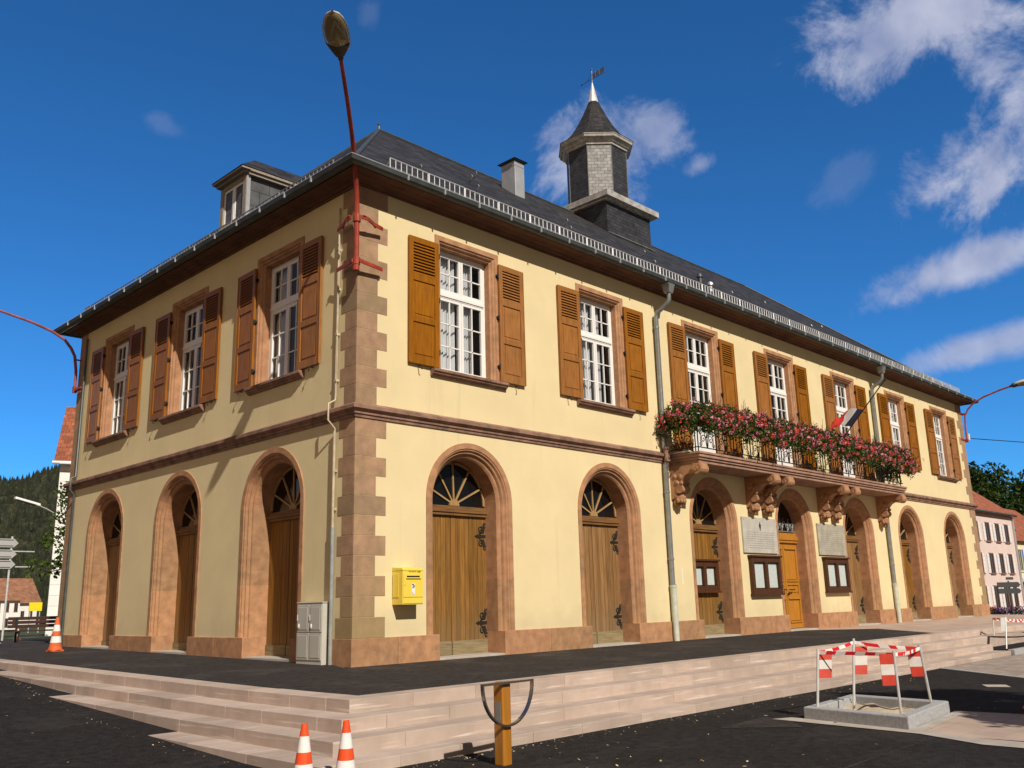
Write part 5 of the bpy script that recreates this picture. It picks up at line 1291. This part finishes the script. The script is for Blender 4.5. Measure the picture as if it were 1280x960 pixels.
def hwin(t, x, z, w, h, y=-.0, shutter=None, fm=None, sw=.45, gm=None):
    mb = MB(); mb.box(x-w/2-.1, y-.06, z-.1, x-w/2, y+.02, z+h+.1); mb.box(x+w/2, y-.06, z-.1, x+w/2+.1, y+.02, z+h+.1); mb.box(x-w/2, y-.06, z+h, x+w/2, y+.02, z+h+.1); mb.box(x-w/2-.14, y-.10, z-.12, x+w/2+.14, y+.02, z-.0)
    mb.box(x-.03, y-.035, z, x+.03, y-.01, z+h)
    o = mb.build('window', fm or frame_br, t, origin=(x, y, z)); g = MB(); g.box(x-w/2, y-.012, z, x+w/2, y-.004, z+h); g.build('pane', gm or darkglass, o, loc=None, origin=(x, y, z)).location = (0, 0, 0)
    if shutter:
        for s in (-1, 1):
            mb = MB(); a = x+s*(w/2+.12); b = a+s*sw; mb.box(a, y-.07, z-.02, b, y-.02, z+h+.02)
            for k_ in range(5): zz_ = z+h*(k_+.5)/5; mb.box(a+s*.05, y-.08, zz_-.1, b-s*.05, y-.07, zz_+.08)
            mb.build('shutter', shutter, t)
    return o
t, rf = house('house', 'tall house with white tile cladding and steep red roof behind hall', 5.15, 29.3, 16.4, 36, 0.0, 7.75, 10.7, tilew, rooftile, over=.25, rz=radians(-24))
mb = MB(); mb.tube([(1.35, -.10, 7.4), (1.35, -.10, .0)], .06, 8); mb.tube([(0, -.36, 7.52), (1.2, -.36, 7.50), (1.33, -.2, 7.3), (1.35, -.10, 7.1)], .05, 8); mb.tube([(-.3, -.33, 7.55), (11.2, -.33, 7.55)], .07, 8); mb.build('gutter', white, t, smooth=True)
for x in (3.2, 5.6, 8.0):
    for z in (1.0, 3.9): hwin(t, x, z, 1.0, 1.5, shutter=white, fm=white)
lt = thing('street_lamp', 'pale long lamp head on an arm from the white tiled house', 'street lamp', (5.05, 29.0, 5.45))
mb = MB(); mb.tube([(0, .3, -.1), (-.4, 0, .02), (-.75, -.1, .13)], .025, 6); mb.build('arm', galv, lt)
mb = MB(); mb.hexa([(-1.75, -.22, .35), (-.72, -.22, .10), (-.72, .02, .10), (-1.75, .02, .35), (-1.75, -.20, .47), (-.72, -.20, .22), (-.72, 0, .22), (-1.75, 0, .47)]); mb.build('lamp_head', white, lt, bevel=0.03)
mb = MB(); mb.hexa([(-1.70, -.225, .33), (-.9, -.225, .135), (-.9, .025, .135), (-1.70, .025, .33), (-1.70, -.225, .36), (-.9, -.225, .165), (-.9, .025, .165), (-1.7, .025, .36)]); mb.build('lamp_strip', lampdark, lt)
# far white house with brown roof
t, rf = house('house', 'long white house with brown roof and small dark windows below the hill', 46, 226, 67.0, 236, -2.2, 4.9, 8.6, whitew, rooftile2, over=.7, hip=3.0)
for i in range(9):
    x = 20.2-i*1.9
    if x > 1: hwin(t, x, 4.1, .65, 1.9, fm=frame_br); hwin(t, x, .6, .75, 1.9, fm=frame_br)
t, rf = house('house', 'brown roofed white barn standing further back under the hill', 56, 250, 79, 266, -2.2, 4.6, 10.6, whitew, rooftile2, over=.8)
for x in (19.5, 21.5): hwin(t, x, 2.4, .7, 1.8, fm=frame_br)
sg = thing('hoarding', 'plain yellow hoarding on two legs by the far white house', 'sign', (34.2, 117.5, -1.9))
mb = MB(); mb.box(-.8, -.05, 3.4, .8, .05, 4.5); mb.build('panel', yellow_sign_m, sg)
for x in (-.6, .6): mb = MB(); mb.box(x-.05, .05, 0, x+.05, .13, 4.3); mb.build('leg', galv, sg)
# direction boards on post
sp = thing('direction_sign', 'grey post with three arrow shaped direction boards at left edge', 'direction sign', (2.13, 24.9, .08))
mb = MB(); mb.tube([(0, 0, 0), (0, 0, 3.85)], .04, 8); mb.build('post', galv, sp)
for i, (z, x1) in enumerate(((3.60, .22), (3.19, .19), (2.80, .18))):
    mb = MB(); h = .16; mb.prism([(-1.15, z-h), (x1-.16, z-h), (x1, z), (x1-.16, z+h), (-1.15, z+h)], 'y', -.07, -.045)
    b = mb.build('board', signgrey, sp)
    mb = MB()
    for s in (-1, 1): mb.box(-1.12, -.074, z+s*(h-.05)-.016, x1-.18, -.071, z+s*(h-.05)+.016)
    mb.build('stripe', signback, b)
for z in (3.30, 2.72): mb = MB(); mb.box(.03, .02, z-.02, .85, .04, z+.02); mb.build('arm', galv, sp)
# bench
be = thing('bench', 'dark slatted park bench on the terrace beyond the dusty cone', 'bench', (1.35, 18.6, .10), radians(-8))
mb = MB()
for z, y in ((.80, .02), (.68, .0), (.56, -.02)): mb.box(-1.0, y-.02, z-.05, 1.0, y+.02, z+.05)
mb.build('backrest', bench_m, be, bevel=0.006)
mb = MB()
for i in range(4): mb.box(-1.0, -.15-.12*i, .40, 1.0, -.05-.12*i, .44)
mb.build('seat', bench_m, be, bevel=0.006)
for x in (-.75, .75): mb = MB(); mb.box(x-.03, -.06, 0, x+.03, .0, .82); mb.box(x-.03, -.50, 0, x+.03, -.44, .40); mb.box(x-.03, -.5, .36, x+.03, -.02, .40); mb.build('leg', iron, be)
# planted bed at the left edge
bd = thing('flower_bed', 'planted bed with low pale kerb and green bushes at left edge', 'flower bed', (-.8, 17.9, .07))
mb = MB(); mb.box(-3.2, -.5, -.1, .62, -.3, .14); mb.box(.45, -.3, -.1, .62, 2.2, .14); mb.build('kerb', mat('white_kerb', (0.52, 0.52, 0.52), 0.8, 0.06, 5), bd, bevel=0.01)
rr = random.Random(9); crown_mb([(Vector((-1.9+.5*i, .5+.25*(i % 3), .35+.1*(i % 2))), .42) for i in range(5)], 2200, .06, rr, 1).build('bush', leaf_l, bd)
mb = MB(); mb.box(-3.2, -.3, -.1, .45, 2.2, .06); mb.build('soil', earth, bd)
mb = MB(); mb.face([(-8, 27.0, .108), (6.4, 27.0, .108), (6.4, 29.2, .108), (-8, 29.2, .108)]); structure(mb.build('lawn', lawn_m))
cone((2.55, 24.6, .10), .5, 'small orange cone behind the bench', True, .4)

# ------------------------------------------------------------------ houses on the right
t, rf = house('house', 'pale pink house with white shutters beyond the right end of hall', 66.5, 12.4, 80.6, 21, -1.3, 7.55, 10.9, pinkw, rooftile, over=.35)
for x in (4.2, 7.0, 9.5, 11.9):
    for z, h in ((.9, 1.7), (3.7, 1.55), (6.25 if False else 6.2, 1.5)):
        if z > 6: continue
        hwin(t, x, z, .95, h, shutter=white)
    hwin(t, x, 6.35, .95, 1.45, shutter=white)
mb = MB(); mb.box(10.2, -.05, 0, 11.2, .02, 2.3); mb.build('door', frame_br, t)
mb = MB(); mb.box(-.3, -.42, 8.68, 14.4, -.30, 8.80); mb.build('gutter', zinc_dk, t)
mb = MB(); mb.box(8.2, 2.2, 10.3, 8.7, 2.8, 12.6); mb.box(8.12, 2.12, 12.6, 8.78, 2.88, 12.7); mb.build('chimney', zinc_lt, rf)
mb = MB(); mb.tube([(13.9, -.12, 8.6), (13.9, -.12, 0)], .07, 8); mb.build('downpipe', zinc_lt, t)
t, rf = house('house', 'cream yellow house with blue shutters at the right edge', 81.5, 13.2, 100, 22, -1.3, 5.6, 9.3, creamw, rooftile, over=.35)
for x in (2.6, 6.4, 10.2):
    hwin(t, x, 4.0, .9, 1.9, shutter=blueshut, fm=creamw); 
    hwin(t, x, 1.0, .9, 1.6, fm=creamw)
mb = MB(); mb.face([(1.0, -.75, 2.75), (4.6, -.75, 2.75), (4.6, -.02, 3.3), (1.0, -.02, 3.3)]); mb.box(1.0, -.76, 2.45, 4.6, -.74, 2.75); mb.build('awning', lightblue, t)
mb = MB(); k_ = (9.3-5.6)/4.4
mb.hexa([(1.2, .9, 6.9+.9*k_+.16), (6.0, .9, 6.9+.9*k_+.16), (6.0, 3.2, 6.9+3.2*k_+.16), (1.2, 3.2, 6.9+3.2*k_+.16), (1.2, .9, 6.9+.9*k_+.22), (6.0, .9, 6.9+.9*k_+.22), (6.0, 3.2, 6.9+3.2*k_+.22), (1.2, 3.2, 6.9+3.2*k_+.22)]); mb.build('solar_panel', solar, rf)
# signs beyond the terrace
sx, sy, sz = 38.6, .95, -.73
ds = thing('direction_sign', 'dark pair of arrow direction boards seen from behind near pink house', 'direction sign', (sx, sy, sz))
u = Vector((r2.x, r2.y, 0)).normalized(); ds.rotation_euler = (0, 0, atan2(u.y, u.x))
mb = MB(); mb.tube([(0.0, .06, 0), (0.0, .06, 2.15)], .04, 8); mb.build('post', signback, ds)
for z in (1.68, 1.97): mb = MB(); mb.prism([(-.58, z-.12), (.42, z-.12), (.52, z), (.42, z+.12), (-.58, z+.12)], 'y', -.02, .02); mb.build('board', signback, ds)
mb = MB(); mb.box(-.12, -.02, 2.2, .22, .02, 2.32); mb.build('board', signback, ds)
rs = thing('road_sign', 'round road sign seen from its dark back, beside arrow boards', 'road sign', (39.3, .35, sz)); rs.rotation_euler = ds.rotation_euler
mb = MB(); mb.prism([(.28*cos(2*pi*i/24), 1.25+.40*sin(2*pi*i/24)) for i in range(24)], 'y', -.015, .015); mb.build('disc', signback, rs)
mb = MB(); mb.tube([(0, .05, 0), (0, .05, 1.6)], .035, 8); mb.build('post', galv, rs)
def tub(loc, label, m, seed, w=.6):
    t = thing('flower_tub', label, 'flower tub', loc, group='flower tubs by the far road'); rr = random.Random(seed)
    mb = MB(); mb.lathe([(.28*w/.6, 0), (.38*w/.6, .45), (.41*w/.6, .5)], (0, 0, 0), 14); mb.build('tub', potm, t, smooth=True)
    crown_mb([(Vector((.3*cos(i)*w/.6, .3*sin(i)*w/.6, .65)), .28) for i in range(6)], 500, .06, rr, 1).build('foliage', leaf_g, t)
    crown_mb([(Vector((.3*cos(i)*w/.6, .3*sin(i)*w/.6, .75)), .28) for i in range(6)], 300, .05, rr, 1).build('blossom', m, t)
tub((42.5, 2.35, -.79), 'dark tub of purple flowers left of the round sign', petal_p, 3, 1.0); tub((42.3, 1.0, -.79), 'dark tub of purple flowers right of the round sign', petal_p, 5, .9); tub((47.5, 4.9, -.86), 'tub of scarlet flowers nearest the pink house', petal_o, 6, .8)
bin_ = thing('litter_bin', 'small brown round litter bin before the pink house', 'bin', (50.5, 6.3, -.9)); mb = MB(); mb.lathe([(.28, .0), (.32, .1), (.32, .85), (.28, .9)], (0, 0, 0), 14); mb.build('body', potm, bin_, smooth=True); mb = MB(); mb.lathe([(.33, .86), (.33, .92), (.2, 1.02)], (0, 0, 0), 14); mb.build('lid', iron, bin_)

# ------------------------------------------------------------------ wooded hill on the left
CX, CY = -9.6, -13.3
def hill_h(D_, a):
    # a in degrees
    k_ = max(0.0, min(1.0, (D_-480)/480)); s_ = k_*k_*(3-2*k_)
    e_ = max(0.0, min(1.0, (a-30)/25)); e_ = e_*e_*(3-2*e_); f_ = max(0, min(1, (135-a)/30))
    return -2.5+(117+5*sin(a*.55+1)+3*sin(a*1.7)+8*sin((a-60)*.09))*s_*e_*f_+4*sin(D_*.02+a*.5)*k_
mb = MB(); ds_ = steps_(440, 1150, 26); as_ = steps_(30, 135, 105); n = len(as_)
mb.idx([(CX+D_*cos(radians(a)), CY+D_*sin(radians(a)), hill_h(D_, a)) for D_ in ds_ for a in as_], [(i*n+j, i*n+j+1, (i+1)*n+j+1, (i+1)*n+j)[::-1] for i in range(len(ds_)-1) for j in range(n-1)])
structure(mb.build('hill', mat('forest_floor', (0.022, 0.034, 0.012), 0.95, 0.3, 0.05), smooth=True, ang=80))
mb = MB(); rr = random.Random(17)
for i in range(9500):
    a = rr.uniform(68.5, 77.5) if i < 7500 else rr.uniform(40, 125); D_ = rr.uniform(500, 990); z = hill_h(D_, a); p = Vector((CX+D_*cos(radians(a)), CY+D_*sin(radians(a)), z)); tn = rr.random()
    h = rr.uniform(5, 9); w = rr.uniform(2.2, 4.0)
    if rr.random() < .28:
        nn = 6; ph = rr.random()*6; b = [p+Vector((w*.75*cos(ph+2*pi*j/nn), w*.75*sin(ph+2*pi*j/nn), -1)) for j in range(nn)]; m_ = [p+Vector((w*.45*cos(ph+.5+2*pi*j/nn), w*.45*sin(ph+.5+2*pi*j/nn), h*.5)) for j in range(nn)]; top = p+Vector((0, 0, h*1.25))
        for j in range(nn): k_ = (j+1) % nn; mb.face([b[j], b[k_], m_[k_], m_[j]], tn*.6); mb.face([m_[j], m_[k_], top], tn*.6)
    else:
        nn = 7; ph = rr.random()*6; rows = []
        for f, q in ((0, .7), (.35, 1.05), (.7, .8), (.93, .35)): rows.append([p+Vector((w*q*rr.uniform(.75, 1.2)*cos(ph+2*pi*j/nn), w*q*rr.uniform(.75, 1.2)*sin(ph+2*pi*j/nn), h*f*.85-1)) for j in range(nn)])
        for A, B in zip(rows[:-1], rows[1:]):
            for j in range(nn): k_ = (j+1) % nn; mb.face([A[j], A[k_], B[k_], B[j]], min(1, tn*.8+.2+rr.uniform(-.1, .1)))
        mb.face(rows[-1], tn)
structure(mb.build('forest', wood_hill), 'stuff')
